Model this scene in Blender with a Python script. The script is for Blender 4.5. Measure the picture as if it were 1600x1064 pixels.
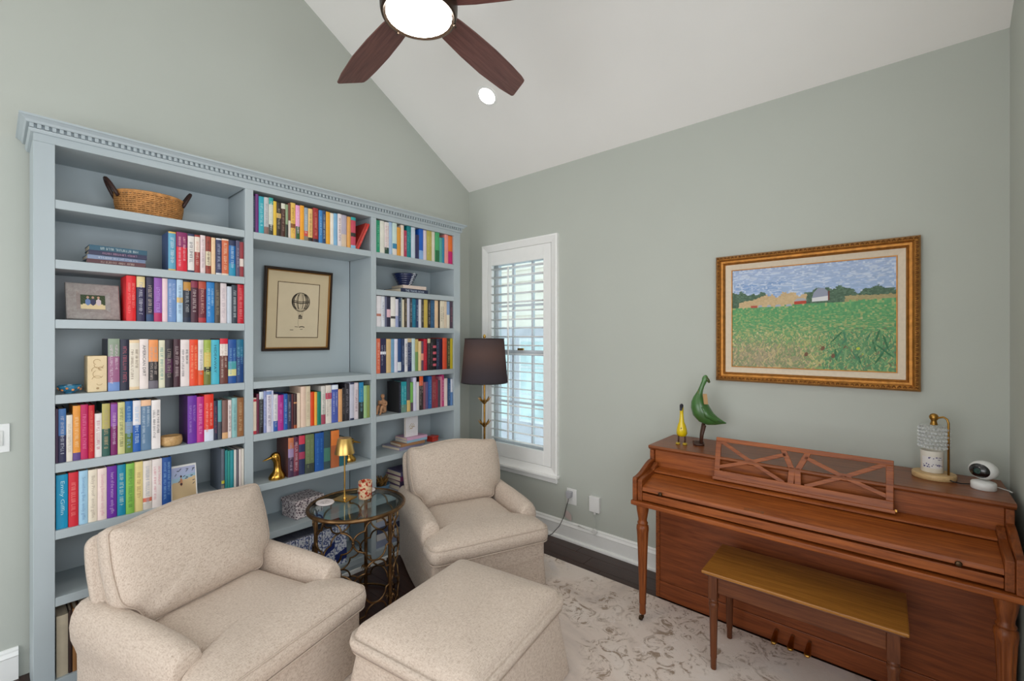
import bpy, bmesh, math, random
from mathutils import Vector, Matrix
for o in list(bpy.data.objects):
    bpy.data.objects.remove(o, do_unlink=True)
scene = bpy.context.scene
C = scene.collection
PI = math.pi
rad = math.radians

# ------------------------------------------------------------------ camera
CAM = (3.058, -2.914, 1.544)
cd = bpy.data.cameras.new('camera')
cd.sensor_width = 36.0
cd.lens = 36.0 * 708.0 / 1600.0
cd.shift_y = -3.0 / 1600.0
cd.clip_start = 0.02
camera = bpy.data.objects.new('camera', cd)
camera.location = CAM
camera.rotation_euler = (rad(90), 0, math.atan(615.0 / 708.0))
C.objects.link(camera)
scene.camera = camera

# ------------------------------------------------------------------ world, daylight, exposure
world = bpy.data.worlds.new('world')
scene.world = world
world.use_nodes = True
wn = world.node_tree
wn.nodes.clear()
wo = wn.nodes.new('ShaderNodeOutputWorld')
wb = wn.nodes.new('ShaderNodeBackground')
wb.inputs['Color'].default_value = (0.90, 0.95, 1.0, 1)
wb.inputs['Strength'].default_value = 1.7
wn.links.new(wb.outputs[0], wo.inputs[0])

vs = scene.view_settings
vs.view_transform = 'Standard'
vs.look = 'None'
vs.exposure = 0.08
vs.gamma = 1.0
vs.use_curve_mapping = False

def area_light(name, loc, rot, sx, sy, power, color):
    l = bpy.data.lights.new(name, 'AREA')
    l.shape = 'RECTANGLE'
    l.size = sx
    l.size_y = sy
    l.energy = power
    l.color = color
    o = bpy.data.objects.new(name, l)
    o.location = loc
    o.rotation_euler = rot
    C.objects.link(o)
    return o
# added daylight from an unseen opening put in behind the photographer
area_light('added_opening_daylight', (1.75, -5.13, 1.35), (rad(90), 0, 0), 2.6, 2.3, 24, (1.0, 0.985, 0.96))
# added daylight from an unseen right-wall window, put in to brighten the left wall
area_light('added_window_daylight', (3.46, -2.9, 1.62), (0, rad(90), 0), 1.7, 2.6, 22, (0.97, 0.985, 1.0))
LENS_EMIT = 30.0
CAN_EMIT = 26.0

# ------------------------------------------------------------------ materials
def lin(c):
    if isinstance(c, str):
        c = tuple(int(c[i:i + 2], 16) for i in (0, 2, 4))
    r = []
    for v in c[:3]:
        v = v / 255.0
        r.append(v / 12.92 if v <= 0.04045 else ((v + 0.055) / 1.055) ** 2.4)
    return (r[0], r[1], r[2], 1.0)

def shade(c, k):
    return (min(1, c[0] * k), min(1, c[1] * k), min(1, c[2] * k), 1.0)

MATS = {}
def base_mat(name):
    m = bpy.data.materials.new(name)
    m.use_nodes = True
    nt = m.node_tree
    return m, nt, nt.nodes['Principled BSDF']

def mat(name, col, rough=0.5, metal=0.0, var=0.06, scale=20.0, bump=0.0, bscale=60.0, coat=0.0, stretch=None, emit=0.0):
    """plain painted / plastic / metal surface with a little procedural colour variation"""
    if name in MATS:
        return MATS[name]
    m, nt, b = base_mat(name)
    c = lin(col)
    tc = nt.nodes.new('ShaderNodeTexCoord')
    mp = nt.nodes.new('ShaderNodeMapping')
    nt.links.new(tc.outputs['Object'], mp.inputs['Vector'])
    if stretch:
        mp.inputs['Scale'].default_value = stretch
    nz = nt.nodes.new('ShaderNodeTexNoise')
    nz.inputs['Scale'].default_value = scale
    nz.inputs['Detail'].default_value = 3
    nt.links.new(mp.outputs[0], nz.inputs['Vector'])
    rp = nt.nodes.new('ShaderNodeValToRGB')
    rp.color_ramp.elements[0].position = 0.3
    rp.color_ramp.elements[1].position = 0.7
    rp.color_ramp.elements[0].color = shade(c, 1 - var)
    rp.color_ramp.elements[1].color = shade(c, 1 + var)
    nt.links.new(nz.outputs['Fac'], rp.inputs[0])
    nt.links.new(rp.outputs[0], b.inputs['Base Color'])
    b.inputs['Roughness'].default_value = rough
    b.inputs['Metallic'].default_value = metal
    if coat:
        b.inputs['Coat Weight'].default_value = coat
        b.inputs['Coat Roughness'].default_value = 0.15
    if bump:
        n2 = nt.nodes.new('ShaderNodeTexNoise')
        n2.inputs['Scale'].default_value = bscale
        n2.inputs['Detail'].default_value = 4
        nt.links.new(mp.outputs[0], n2.inputs['Vector'])
        bp = nt.nodes.new('ShaderNodeBump')
        bp.inputs['Strength'].default_value = bump
        bp.inputs['Distance'].default_value = 0.01
        nt.links.new(n2.outputs['Fac'], bp.inputs['Height'])
        nt.links.new(bp.outputs[0], b.inputs['Normal'])
    if emit:
        b.inputs['Emission Color'].default_value = c
        b.inputs['Emission Strength'].default_value = emit
    MATS[name] = m
    return m

def wood(name, c1, c2, axis, rough=0.42, scale=7.0, coat=0.08, fine=1.0):
    """grain runs along axis 0, 1 or 2 of the object"""
    if name in MATS:
        return MATS[name]
    m, nt, b = base_mat(name)
    tc = nt.nodes.new('ShaderNodeTexCoord')
    mp = nt.nodes.new('ShaderNodeMapping')
    s = [9.0 * fine] * 3
    s[axis] = 0.55
    mp.inputs['Scale'].default_value = s
    nt.links.new(tc.outputs['Object'], mp.inputs['Vector'])
    n1 = nt.nodes.new('ShaderNodeTexNoise')
    n1.inputs['Scale'].default_value = scale
    n1.inputs['Detail'].default_value = 6
    n1.inputs['Roughness'].default_value = 0.65
    n1.inputs['Distortion'].default_value = 0.6
    nt.links.new(mp.outputs[0], n1.inputs['Vector'])
    rp = nt.nodes.new('ShaderNodeValToRGB')
    rp.color_ramp.elements[0].position = 0.32
    rp.color_ramp.elements[1].position = 0.68
    rp.color_ramp.elements[0].color = lin(c1)
    rp.color_ramp.elements[1].color = lin(c2)
    nt.links.new(n1.outputs['Fac'], rp.inputs[0])
    nt.links.new(rp.outputs[0], b.inputs['Base Color'])
    b.inputs['Roughness'].default_value = rough
    b.inputs['Coat Weight'].default_value = coat
    b.inputs['Specular IOR Level'].default_value = 0.32
    b.inputs['Coat Roughness'].default_value = 0.2
    bp = nt.nodes.new('ShaderNodeBump')
    bp.inputs['Strength'].default_value = 0.06
    bp.inputs['Distance'].default_value = 0.004
    nt.links.new(n1.outputs['Fac'], bp.inputs['Height'])
    nt.links.new(bp.outputs[0], b.inputs['Normal'])
    MATS[name] = m
    return m

def fabric(name, c1, c2, c3):
    if name in MATS:
        return MATS[name]
    m, nt, b = base_mat(name)
    tc = nt.nodes.new('ShaderNodeTexCoord')
    prev = None
    hs = []
    for k, st in enumerate(((420, 70, 150), (80, 330, 150))):
        mp = nt.nodes.new('ShaderNodeMapping')
        mp.inputs['Scale'].default_value = st
        nt.links.new(tc.outputs['Object'], mp.inputs['Vector'])
        nz = nt.nodes.new('ShaderNodeTexNoise')
        nz.inputs['Scale'].default_value = 1.0
        nz.inputs['Detail'].default_value = 2
        nt.links.new(mp.outputs[0], nz.inputs['Vector'])
        hs.append(nz)
    mx = nt.nodes.new('ShaderNodeMath')
    mx.operation = 'ADD'
    nt.links.new(hs[0].outputs['Fac'], mx.inputs[0])
    nt.links.new(hs[1].outputs['Fac'], mx.inputs[1])
    rp = nt.nodes.new('ShaderNodeValToRGB')
    e = rp.color_ramp.elements
    e[0].position = 0.34
    e[0].color = lin(c1)
    e[1].position = 0.62
    e[1].color = lin(c3)
    x = e.new(0.48)
    x.color = lin(c2)
    hv = nt.nodes.new('ShaderNodeMath')
    hv.operation = 'MULTIPLY'
    hv.inputs[1].default_value = 0.5
    nt.links.new(mx.outputs[0], hv.inputs[0])
    nt.links.new(hv.outputs[0], rp.inputs[0])
    nt.links.new(rp.outputs[0], b.inputs['Base Color'])
    b.inputs['Roughness'].default_value = 0.95
    b.inputs['Sheen Weight'].default_value = 0.15
    b.inputs['Specular IOR Level'].default_value = 0.15
    n3 = nt.nodes.new('ShaderNodeTexNoise')
    n3.inputs['Scale'].default_value = 7
    n3.inputs['Detail'].default_value = 2
    nt.links.new(tc.outputs['Object'], n3.inputs['Vector'])
    ad = nt.nodes.new('ShaderNodeMath')
    ad.operation = 'MULTIPLY_ADD'
    ad.inputs[1].default_value = 5.0
    nt.links.new(n3.outputs['Fac'], ad.inputs[0])
    nt.links.new(hv.outputs[0], ad.inputs[2])
    bp = nt.nodes.new('ShaderNodeBump')
    bp.inputs['Strength'].default_value = 0.35
    bp.inputs['Distance'].default_value = 0.004
    nt.links.new(ad.outputs[0], bp.inputs['Height'])
    nt.links.new(bp.outputs[0], b.inputs['Normal'])
    MATS[name] = m
    return m

def glass(name, col=(235, 245, 245), rough=0.02, alpha=0.18):
    """thin pane: mostly clear with a glossy reflection"""
    if name in MATS:
        return MATS[name]
    m = bpy.data.materials.new(name)
    m.use_nodes = True
    nt = m.node_tree
    nt.nodes.clear()
    out = nt.nodes.new('ShaderNodeOutputMaterial')
    tr = nt.nodes.new('ShaderNodeBsdfTransparent')
    tr.inputs['Color'].default_value = lin(col)
    gl = nt.nodes.new('ShaderNodeBsdfGlossy')
    gl.inputs['Roughness'].default_value = rough
    lw = nt.nodes.new('ShaderNodeLayerWeight')
    pw = nt.nodes.new('ShaderNodeMath')
    pw.operation = 'POWER'
    pw.inputs[1].default_value = 4.0
    nt.links.new(lw.outputs['Facing'], pw.inputs[0])
    ad = nt.nodes.new('ShaderNodeMath')
    ad.operation = 'MULTIPLY_ADD'
    ad.inputs[1].default_value = 0.5
    ad.inputs[2].default_value = alpha * 0.25
    nt.links.new(pw.outputs[0], ad.inputs[0])
    mx = nt.nodes.new('ShaderNodeMixShader')
    nt.links.new(ad.outputs[0], mx.inputs[0])
    nt.links.new(tr.outputs[0], mx.inputs[1])
    nt.links.new(gl.outputs[0], mx.inputs[2])
    nt.links.new(mx.outputs[0], out.inputs[0])
    MATS[name] = m
    return m

def painted(name, rough=0.6):
    """reads the flat-print colours stored on a mesh (pictures, photographs, cards)"""
    if name in MATS:
        return MATS[name]
    m, nt, b = base_mat(name)
    at = nt.nodes.new('ShaderNodeAttribute')
    at.attribute_name = 'print'
    nt.links.new(at.outputs['Color'], b.inputs['Base Color'])
    b.inputs['Roughness'].default_value = rough
    MATS[name] = m
    return m

# ------------------------------------------------------------------ mesh helpers
class MB:
    def __init__(s):
        s.v = []
        s.f = []
        s.c = []
    def add(s, vs, fs, col=None):
        n = len(s.v)
        s.v += [tuple(p) for p in vs]
        s.f += [tuple(i + n for i in f) for f in fs]
        if col is not None:
            s.c += [col] * len(fs)
        return s
    def box(s, x0, x1, y0, y1, z0, z1, M=None, col=None):
        p = [(x, y, z) for z in (z0, z1) for y in (y0, y1) for x in (x0, x1)]
        if M is not None:
            p = [tuple(M @ Vector(q)) for q in p]
        return s.add(p, [(0, 2, 3, 1), (4, 5, 7, 6), (0, 1, 5, 4), (2, 6, 7, 3), (0, 4, 6, 2), (1, 3, 7, 5)], col)
    def prism(s, poly, a, b, axis=2, M=None):
        """poly of 2D points extruded from a to b along axis"""
        n = len(poly)
        def P(p, h):
            q = (p[0], p[1], h) if axis == 2 else ((p[0], h, p[1]) if axis == 1 else (h, p[0], p[1]))
            return tuple(M @ Vector(q)) if M is not None else q
        vs = [P(p, a) for p in poly] + [P(p, b) for p in poly]
        fs = [tuple(range(n))[::-1], tuple(range(n, 2 * n))]
        fs += [(i, (i + 1) % n, n + (i + 1) % n, n + i) for i in range(n)]
        return s.add(vs, fs)
    def rings(s, rings, cap0=True, cap1=True, close=True):
        n = len(rings[0])
        vs = [p for r in rings for p in r]
        fs = []
        for k in range(len(rings) - 1):
            for i in range(n if close else n - 1):
                j = (i + 1) % n
                fs.append((k * n + i, k * n + j, (k + 1) * n + j, (k + 1) * n + i))
        if cap0:
            fs.append(tuple(range(n))[::-1])
        if cap1:
            fs.append(tuple(range((len(rings) - 1) * n, len(rings) * n)))
        return s.add(vs, fs)
    def lathe(s, prof, n=24, M=None, cx=0, cy=0, sx=1.0, sy=1.0, flute=0.0, nfl=8, fz=None, cap0=True, cap1=True):
        rs = []
        for r, z in prof:
            ring = []
            for i in range(n):
                a = 2 * PI * i / n
                k = 1.0
                if flute and fz and fz[0] <= z <= fz[1]:
                    k = 1 - flute * (0.5 + 0.5 * math.cos(a * nfl))
                q = (cx + r * k * sx * math.cos(a), cy + r * k * sy * math.sin(a), z)
                ring.append(tuple(M @ Vector(q)) if M is not None else q)
            rs.append(ring)
        return s.rings(rs, cap0, cap1)
    def tube(s, pts, r, n=8, closed=False, cap=True, sq=None):
        """tube through pts; r a number or one per point; sq = (a, b) flattens the section"""
        pts = [Vector(p) for p in pts]
        m = len(pts)
        rs = r if isinstance(r, (list, tuple)) else [r] * m
        rings = []
        up = None
        for i, p in enumerate(pts):
            if closed:
                t = pts[(i + 1) % m] - pts[i - 1]
            else:
                t = pts[min(i + 1, m - 1)] - pts[max(i - 1, 0)]
            if t.length < 1e-9:
                t = Vector((0, 0, 1))
            t.normalize()
            if up is None:
                up = Vector((0, 0, 1)) if abs(t.z) < 0.9 else Vector((1, 0, 0))
            a = up - t * up.dot(t)
            if a.length < 1e-6:
                a = t.orthogonal()
            a.normalize()
            up = a
            b = t.cross(a)
            ka, kb = sq if sq else (1, 1)
            rings.append([tuple(p + a * (rs[i] * ka * math.cos(2 * PI * k / n)) + b * (rs[i] * kb * math.sin(2 * PI * k / n))) for k in range(n)])
        if closed:
            rings.append(rings[0])
            return s.rings(rings, False, False)
        return s.rings(rings, cap, cap)
    def ball(s, c, r, n=12, m=8, sx=1, sy=1, sz=1):
        rs = []
        for j in range(1, m):
            a = PI * j / m
            rs.append([(c[0] + sx * r * math.sin(a) * math.cos(2 * PI * i / n), c[1] + sy * r * math.sin(a) * math.sin(2 * PI * i / n), c[2] - sz * r * math.cos(a)) for i in range(n)])
        return s.rings(rs)
    def mesh(s, name):
        me = bpy.data.meshes.new(name)
        me.from_pydata(s.v, [], s.f)
        if s.c and len(s.c) == len(s.f):
            at = me.color_attributes.new('print', 'FLOAT_COLOR', 'CORNER')
            k = 0
            for f, c in zip(s.f, s.c):
                for _ in f:
                    at.data[k].color = c
                    k += 1
        me.validate()
        bm = bmesh.new()
        bm.from_mesh(me)
        if not s.c:
            bmesh.ops.recalc_face_normals(bm, faces=bm.faces)
        bm.to_mesh(me)
        bm.free()
        return me
    def build(s, name, m, parent=None, smooth=None, bevel=0.0, loc=None, rot=None, seg=2):
        me = s.mesh(name)
        o = bpy.data.objects.new(name, me)
        if m is not None:
            me.materials.append(m)
        C.objects.link(o)
        if parent is not None:
            o.parent = parent
        if loc is not None:
            o.location = loc
        if rot is not None:
            o.rotation_euler = rot
        if bevel:
            bv = o.modifiers.new('bevel', 'BEVEL')
            bv.width = bevel
            bv.segments = seg
            bv.limit_method = 'ANGLE'
            bv.angle_limit = rad(40)
        if smooth is not None:
            for p in me.polygons:
                p.use_smooth = True
            if smooth < 180:
                me.set_sharp_from_angle(angle=rad(smooth))
        return o

def tag(o, label, cat, group=None, kind=None):
    o['label'] = label
    o['category'] = cat
    if group:
        o['group'] = group
    if kind:
        o['kind'] = kind
    return o

def thing(name, label, cat, loc=(0, 0, 0), rotz=0.0, group=None):
    o = bpy.data.objects.new(name, None)
    o.empty_display_size = 0.05
    C.objects.link(o)
    o.location = loc
    o.rotation_euler = (0, 0, rotz)
    return tag(o, label, cat, group)

def struct(o):
    o['kind'] = 'structure'
    return o

def sub(o, k=1):
    m = o.modifiers.new('subdivision', 'SUBSURF')
    m.levels = k
    m.render_levels = k
    return o

def arc(cx, cy, r, a0, a1, n):
    return [(cx + r * math.cos(rad(a0 + (a1 - a0) * i / n)), cy + r * math.sin(rad(a0 + (a1 - a0) * i / n))) for i in range(n + 1)]

def frame_rails(w, h, prof, cx=0, cz=0):
    """four mitred rails of a picture frame in the x-z plane facing -y. prof: (inset from the outer edge, depth y)"""
    out = []
    cor = [(-w / 2, -h / 2), (w / 2, -h / 2), (w / 2, h / 2), (-w / 2, h / 2)]
    ins = [(1, 1), (-1, 1), (-1, -1), (1, -1)]
    for k in range(4):
        mb = MB()
        a, b = k, (k + 1) % 4
        r0 = [(cx + cor[a][0] + ins[a][0] * t, y, cz + cor[a][1] + ins[a][1] * t) for t, y in prof]
        r1 = [(cx + cor[b][0] + ins[b][0] * t, y, cz + cor[b][1] + ins[b][1] * t) for t, y in prof]
        mb.rings([r0, r1])
        out.append(mb)
    return out

# colours shared by several things
WALL = mat('wall_paint', (190, 194, 186), 0.75, var=0.012, scale=3, bump=0.03, bscale=220)
CEIL = mat('ceiling_paint', (246, 244, 241), 0.85, var=0.01, scale=3, bump=0.03, bscale=220)
TRIM = mat('white_trim_paint', (248, 248, 246), 0.35, var=0.012)
CASE = mat('pale_blue_paint', (174, 185, 190), 0.42, var=0.012, scale=4)
PIANO_X = wood('walnut_grain_x', (112, 52, 17), (166, 90, 37), 0)
PIANO_Y = wood('walnut_grain_y', (98, 46, 16), (148, 79, 34), 1)
PIANO_Z = wood('walnut_grain_z', (98, 46, 16), (146, 79, 34), 2)
BRASS = mat('aged_brass', (176, 132, 66), 0.3, 1.0, var=0.2, scale=30)
BRIGHT_BRASS = mat('bright_brass', (214, 174, 92), 0.24, 1.0, var=0.05)
WHITE_PLASTIC = mat('white_plastic', (236, 236, 234), 0.3, var=0.01)
BLACK = mat('black_lacquer', (24, 22, 22), 0.35, var=0.1)
PAPER = mat('page_paper', (222, 208, 184), 0.9, var=0.08, scale=8, stretch=(1, 90, 1))
LINEN = fabric('oatmeal_linen', (180, 161, 146), (203, 186, 171), (214, 199, 185))
PIPING = mat('linen_piping', (196, 179, 164), 0.95, var=0.08, scale=120)

# ------------------------------------------------------------------ the room
RW = 3.401           # right wall
RD = -5.2            # wall behind the photographer
EAVE = 2.90
SL = 0.604           # rise of the vaulted ceiling per metre
RY = -2.6            # ridge
RZ = EAVE + SL * -RY

fl = struct(MB().box(-0.1, RW + 0.1, RD - 0.1, 0.1, -0.12, -0.012).build('floor', mat('subfloor', (50, 34, 28), 0.6)))
FLOORW = wood('espresso_boards', (44, 26, 22), (66, 42, 35), 0, rough=0.3, coat=0.15)
pm = None
y = 0.0
k = 0
random.seed(4)
plank_mesh = None
while y > RD:
    for (a, b) in ((0.0, 1.25 + 0.35 * ((k * 7) % 5) / 5), (1.25 + 0.35 * ((k * 7) % 5) / 5, RW)):
        mb = MB().box(a + 0.0008, b - 0.0008, y - 0.1262, y - 0.0008, -0.012, 0.0)
        mb.build('floorboard', FLOORW, fl, bevel=0.0012, seg=1)
    y -= 0.127
    k += 1

# left wall (behind the bookcase) with the gable
t = 0.12
gable = [(0.12, 0), (0.12, EAVE + 0.1), (RY, RZ + 0.1), (RD - 0.1, EAVE + 0.1), (RD - 0.1, 0)]
struct(MB().prism(gable, -t, 0, axis=0).build('wall_left', WALL))
wr = MB().prism([(0.12, 2.6), (0.12, EAVE + 0.1), (RY, RZ + 0.1), (RD - 0.1, EAVE + 0.1), (RD - 0.1, 2.6)], RW, RW + t, axis=0)
wr.box(RW, RW + t, -1.55, 0.12, 0, 2.6).box(RW, RW + t, RD - 0.1, -4.25, 0, 2.6).box(RW, RW + t, -4.25, -1.55, 0, 0.75).box(RW, RW + t, -4.25, -1.55, 2.5, 2.6)  # leaves an unseen window hole, added for light from the right
struct(wr.build('wall_right', WALL))
# back wall with the window opening
WX0, WX1, WZ0, WZ1 = 0.262, 0.892, 0.585, 2.245
wb_ = MB()
wb_.box(0, WX0, 0, 0.14, 0, EAVE + 0.05).box(WX1, RW, 0, 0.14, 0, EAVE + 0.05)
wb_.box(WX0, WX1, 0, 0.14, 0, WZ0).box(WX0, WX1, 0, 0.14, WZ1, EAVE + 0.05)
struct(wb_.build('wall_back', WALL))
# wall behind the photographer with a wide unseen opening added to let daylight in
wf = MB()
wf.box(0, 0.45, RD - 0.12, RD, 0, EAVE + 0.05).box(3.05, RW, RD - 0.12, RD, 0, EAVE + 0.05).box(0.45, 3.05, RD - 0.12, RD, 2.5, EAVE + 0.05)
struct(wf.build('wall_front', WALL))
ce = MB()
ce.prism([(0.14, EAVE - SL * 0.14), (RY, RZ), (RD - 0.12, EAVE - SL * 0.12), (RD - 0.12, EAVE + 0.15), (RY, RZ + 0.16), (0.14, EAVE + 0.15)], 0.0, RW, axis=0)
struct(ce.build('ceiling', CEIL))

BASEP = [(0, 0), (-0.017, 0), (-0.017, 0.105), (-0.021, 0.11), (-0.017, 0.118), (-0.012, 0.126), (-0.012, 0.133), (-0.006, 0.142), (0, 0.143)]
bb = struct(MB().prism([(p[0], p[1]) for p in BASEP], 0.0, RW, axis=0).build('baseboard_back', TRIM, smooth=30))
MB().prism([(-0.017, 0), (-0.034, 0), (-0.033, 0.012), (-0.027, 0.02), (-0.017, 0.022)], 0, RW, axis=0).build('shoe_moulding', TRIM, bb, smooth=30)
br = struct(MB().prism([(RW + p[0], p[1]) for p in BASEP], RD, -0.03, axis=1).build('baseboard_right', TRIM, smooth=30))
MB().prism([(RW - 0.017, 0), (RW - 0.034, 0), (RW - 0.033, 0.012), (RW - 0.027, 0.02), (RW - 0.017, 0.022)], RD, -0.035, axis=1).build('shoe_moulding', TRIM, br, smooth=30)
bl = struct(MB().prism([(-p[0], p[1]) for p in BASEP], RD, -2.83, axis=1).build('baseboard_left', TRIM, smooth=30))

# ------------------------------------------------------------------ window with plantation shutter
win = bpy.data.objects.new('window_1', None)
C.objects.link(win)
win['kind'] = 'structure'
win['label'] = 'tall window with white plantation shutter beside the bookcase'
X0, X1, Z0, Z1 = 0.186, 1.009, 0.462, 2.368
CW = 0.062
cas = [(0, 0), (0, -0.022), (0.012, -0.026), (0.026, -0.02), (CW - 0.008, -0.016), (CW, -0.012), (CW, 0)]
for r_ in frame_rails(X1 - X0, Z1 - Z0, cas, (X0 + X1) / 2, (Z0 + Z1) / 2):
    r_.build('casing', TRIM, win, smooth=30)
MB().box(X0 - 0.012, X1 + 0.014, -0.05, 0.0, Z0 - 0.012, Z0 + 0.012).build('sill', TRIM, win, bevel=0.006)
MB().box(X0 + 0.006, X1 - 0.004, -0.02, 0.0, Z0 - 0.052, Z0 - 0.012).build('apron', TRIM, win, bevel=0.004)
# shutter panel
sx0, sx1, sz0, sz1 = X0 + CW, X1 - CW - 0.004, Z0 + CW, Z1 - CW
ox0, ox1, oz0, oz1 = 0.300, 0.868, 0.640, 2.185
for a, b in ((sx0 + 0.002, ox0), (ox1, sx1 - 0.002)):
    MB().box(a, b, -0.012, 0.018, sz0 + 0.002, sz1 - 0.002).build('shutter_stile', TRIM, win, bevel=0.003)
MB().box(ox0, ox1, -0.012, 0.018, sz0 + 0.002, oz0).build('shutter_rail', TRIM, win, bevel=0.003)
MB().box(ox0, ox1, -0.012, 0.018, oz1, sz1 - 0.002).build('shutter_rail', TRIM, win, bevel=0.003)
LOU = mat('louvre_white', (246, 247, 248), 0.4, var=0.01)
NL = 21
pitch = (oz1 - oz0) / NL
lp = []
for i in range(16):
    a = 2 * PI * i / 16
    lp.append((0.0315 * math.cos(a), 0.0048 * math.sin(a)))
lme = MB().prism(lp, ox0 + 0.002, ox1 - 0.002, axis=0).mesh('louvre')
lme.materials.append(LOU)
for p in lme.polygons:
    p.use_smooth = len(p.vertices) == 4
for i in range(NL):
    o = bpy.data.objects.new('louvre', lme)
    C.objects.link(o)
    o.parent = win
    o.location = (0, 0.003, oz0 + pitch * (i + 0.5))
    o.rotation_euler = (rad(-7), 0, 0)
MB().box(0.511, 0.523, -0.045, -0.034, oz0 + 0.05, oz1 - 0.03).build('tilt_rod', TRIM, win, bevel=0.003)
# sash behind the shutter
SASH = mat('sash_grey', (214, 217, 222), 0.45, var=0.01)  # one even pale grey for all sash parts
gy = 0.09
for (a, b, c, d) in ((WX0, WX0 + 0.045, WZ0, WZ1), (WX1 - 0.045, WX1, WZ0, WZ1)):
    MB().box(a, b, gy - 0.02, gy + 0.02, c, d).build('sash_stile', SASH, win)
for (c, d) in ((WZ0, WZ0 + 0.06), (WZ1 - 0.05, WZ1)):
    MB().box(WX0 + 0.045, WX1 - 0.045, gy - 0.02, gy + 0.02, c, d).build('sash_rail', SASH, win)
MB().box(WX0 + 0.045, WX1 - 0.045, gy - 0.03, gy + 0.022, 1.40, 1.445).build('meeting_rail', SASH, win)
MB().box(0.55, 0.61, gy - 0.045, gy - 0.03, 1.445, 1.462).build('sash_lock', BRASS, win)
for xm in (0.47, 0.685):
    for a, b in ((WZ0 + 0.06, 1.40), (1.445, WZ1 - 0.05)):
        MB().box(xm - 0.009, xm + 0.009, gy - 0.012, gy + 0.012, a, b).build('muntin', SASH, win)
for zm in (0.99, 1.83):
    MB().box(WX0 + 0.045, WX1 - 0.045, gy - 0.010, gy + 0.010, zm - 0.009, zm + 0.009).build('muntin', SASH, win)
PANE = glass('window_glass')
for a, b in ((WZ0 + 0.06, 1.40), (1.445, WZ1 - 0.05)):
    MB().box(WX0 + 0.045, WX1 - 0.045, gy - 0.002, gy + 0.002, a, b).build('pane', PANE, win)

# the neighbouring house seen through the louvres
hs = thing('neighbour_house', 'beige clapboard house wall outside beyond the shutter louvres', 'house', (0, 3.2, 0))
SID = mat('beige_siding', (240, 230, 218), 0.8, var=0.05, scale=6)
MB().box(-5.0, 3.0, 0.06, 0.3, -1.2, 5.2).build('sheathing', mat('sheathing', (150, 140, 132), 0.9), hs)
bm_ = MB().prism([(0.0, 0.0), (0.035, 0.0), (0.058, 0.205), (0.04, 0.205)], -5.0, 3.0, axis=0)
sid_me = bm_.mesh('siding_board')
sid_me.materials.append(SID)
z = 1.75
while z < 5.0:
    o = bpy.data.objects.new('siding_board', sid_me)
    C.objects.link(o)
    o.parent = hs
    o.location = (0, 0, z)
    z += 0.2
MB().box(-5.0, 3.0, -0.01, 0.06, -1.2, 1.75).build('lower_wall', mat('dusky_lower_wall', (196, 194, 202), 0.8, var=0.12, scale=3), hs)
PT = mat('reflecting_window_glass', (206, 224, 226), 0.15, var=0.2, scale=3)
for xa in (-2.9, -2.05, -1.2):
    w_ = MB().box(xa, xa + 0.62, -0.04, 0.0, 0.1, 1.55).build('window_frame', mat('house_window_frame', (226, 228, 230), 0.5), hs)
    for i in range(2):
        for j in range(3):
            MB().box(xa + 0.04 + i * 0.28, xa + 0.30 + i * 0.28, -0.05, -0.04, 0.15 + j * 0.46, 0.57 + j * 0.46).build('house_pane', PT, w_)

# ------------------------------------------------------------------ bookcase
XF = 0.32
B0, B1, B2, B3, B4, B5, B6, B7 = -2.797, -2.733, -1.997, -1.955, -1.217, -1.180, -0.472, -0.406
ZS = [2.138, 1.882, 1.626, 1.302, 1.008, 0.722, 0.436, 0.085]
TH = 0.038
bc = thing('bookcase', 'pale blue painted wall bookcase with dentil crown and three bays', 'bookcase', (0, 0, 0))
for a, b in ((B0, B1), (B2, B3), (B4, B5), (B6, B7)):
    MB().box(XF - 0.022, XF, a, b, 0.0, 2.37).build('stile', CASE, bc, bevel=0.0012, seg=1)
for a, b in ((B0 + 0.001, B1 - 0.0005), (B2 + 0.012, B3 - 0.012), (B4 + 0.01, B5 - 0.01), (B6 + 0.0005, B7 - 0.001)):
    aa = b - 0.02 if a < -2.7 else a
    MB().box(0.022, XF - 0.022, a, b, 0.0, 2.40).build('upright', CASE, bc)
for a, b in ((B1, B2), (B3, B4), (B5, B6)):
    MB().box(0.002, 0.02, a - 0.03, b + 0.03, 0.0, 2.40).build('back_panel', CASE, bc)
MB().box(XF - 0.022, XF, B0, B7, 2.3702, 2.415).build('top_rail', CASE, bc)
MB().box(0.002, XF - 0.023, B0, B7, 2.401, 2.425).build('top_board', CASE, bc)
for bay, (a, b) in enumerate(((B1, B2), (B3, B4), (B5, B6))):
    # head panel keeps each bay's inner ceiling level with the rail
    MB().box(0.0205, XF - 0.023, a - 0.0, b + 0.0, 2.372, 2.40).build('bay_ceiling', CASE, bc)
    for i, z in enumerate(ZS):
        if bay == 1 and i in (1, 2):
            continue
        aa, ab = a, b
        MB().box(0.0205, XF - 0.0005, aa + 0.0008, ab - 0.0008, z - TH, z).build('shelf', CASE, bc, bevel=0.001, seg=1)
MB().box(XF - 0.06, XF - 0.012, B1, B6, 0.0, 0.046).build('plinth', CASE, bc)
MB().box(XF + 0.0005, XF + 0.012, B0, B7, 0.0, 0.03).build('shoe_moulding', TRIM, bc, bevel=0.004)
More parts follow.
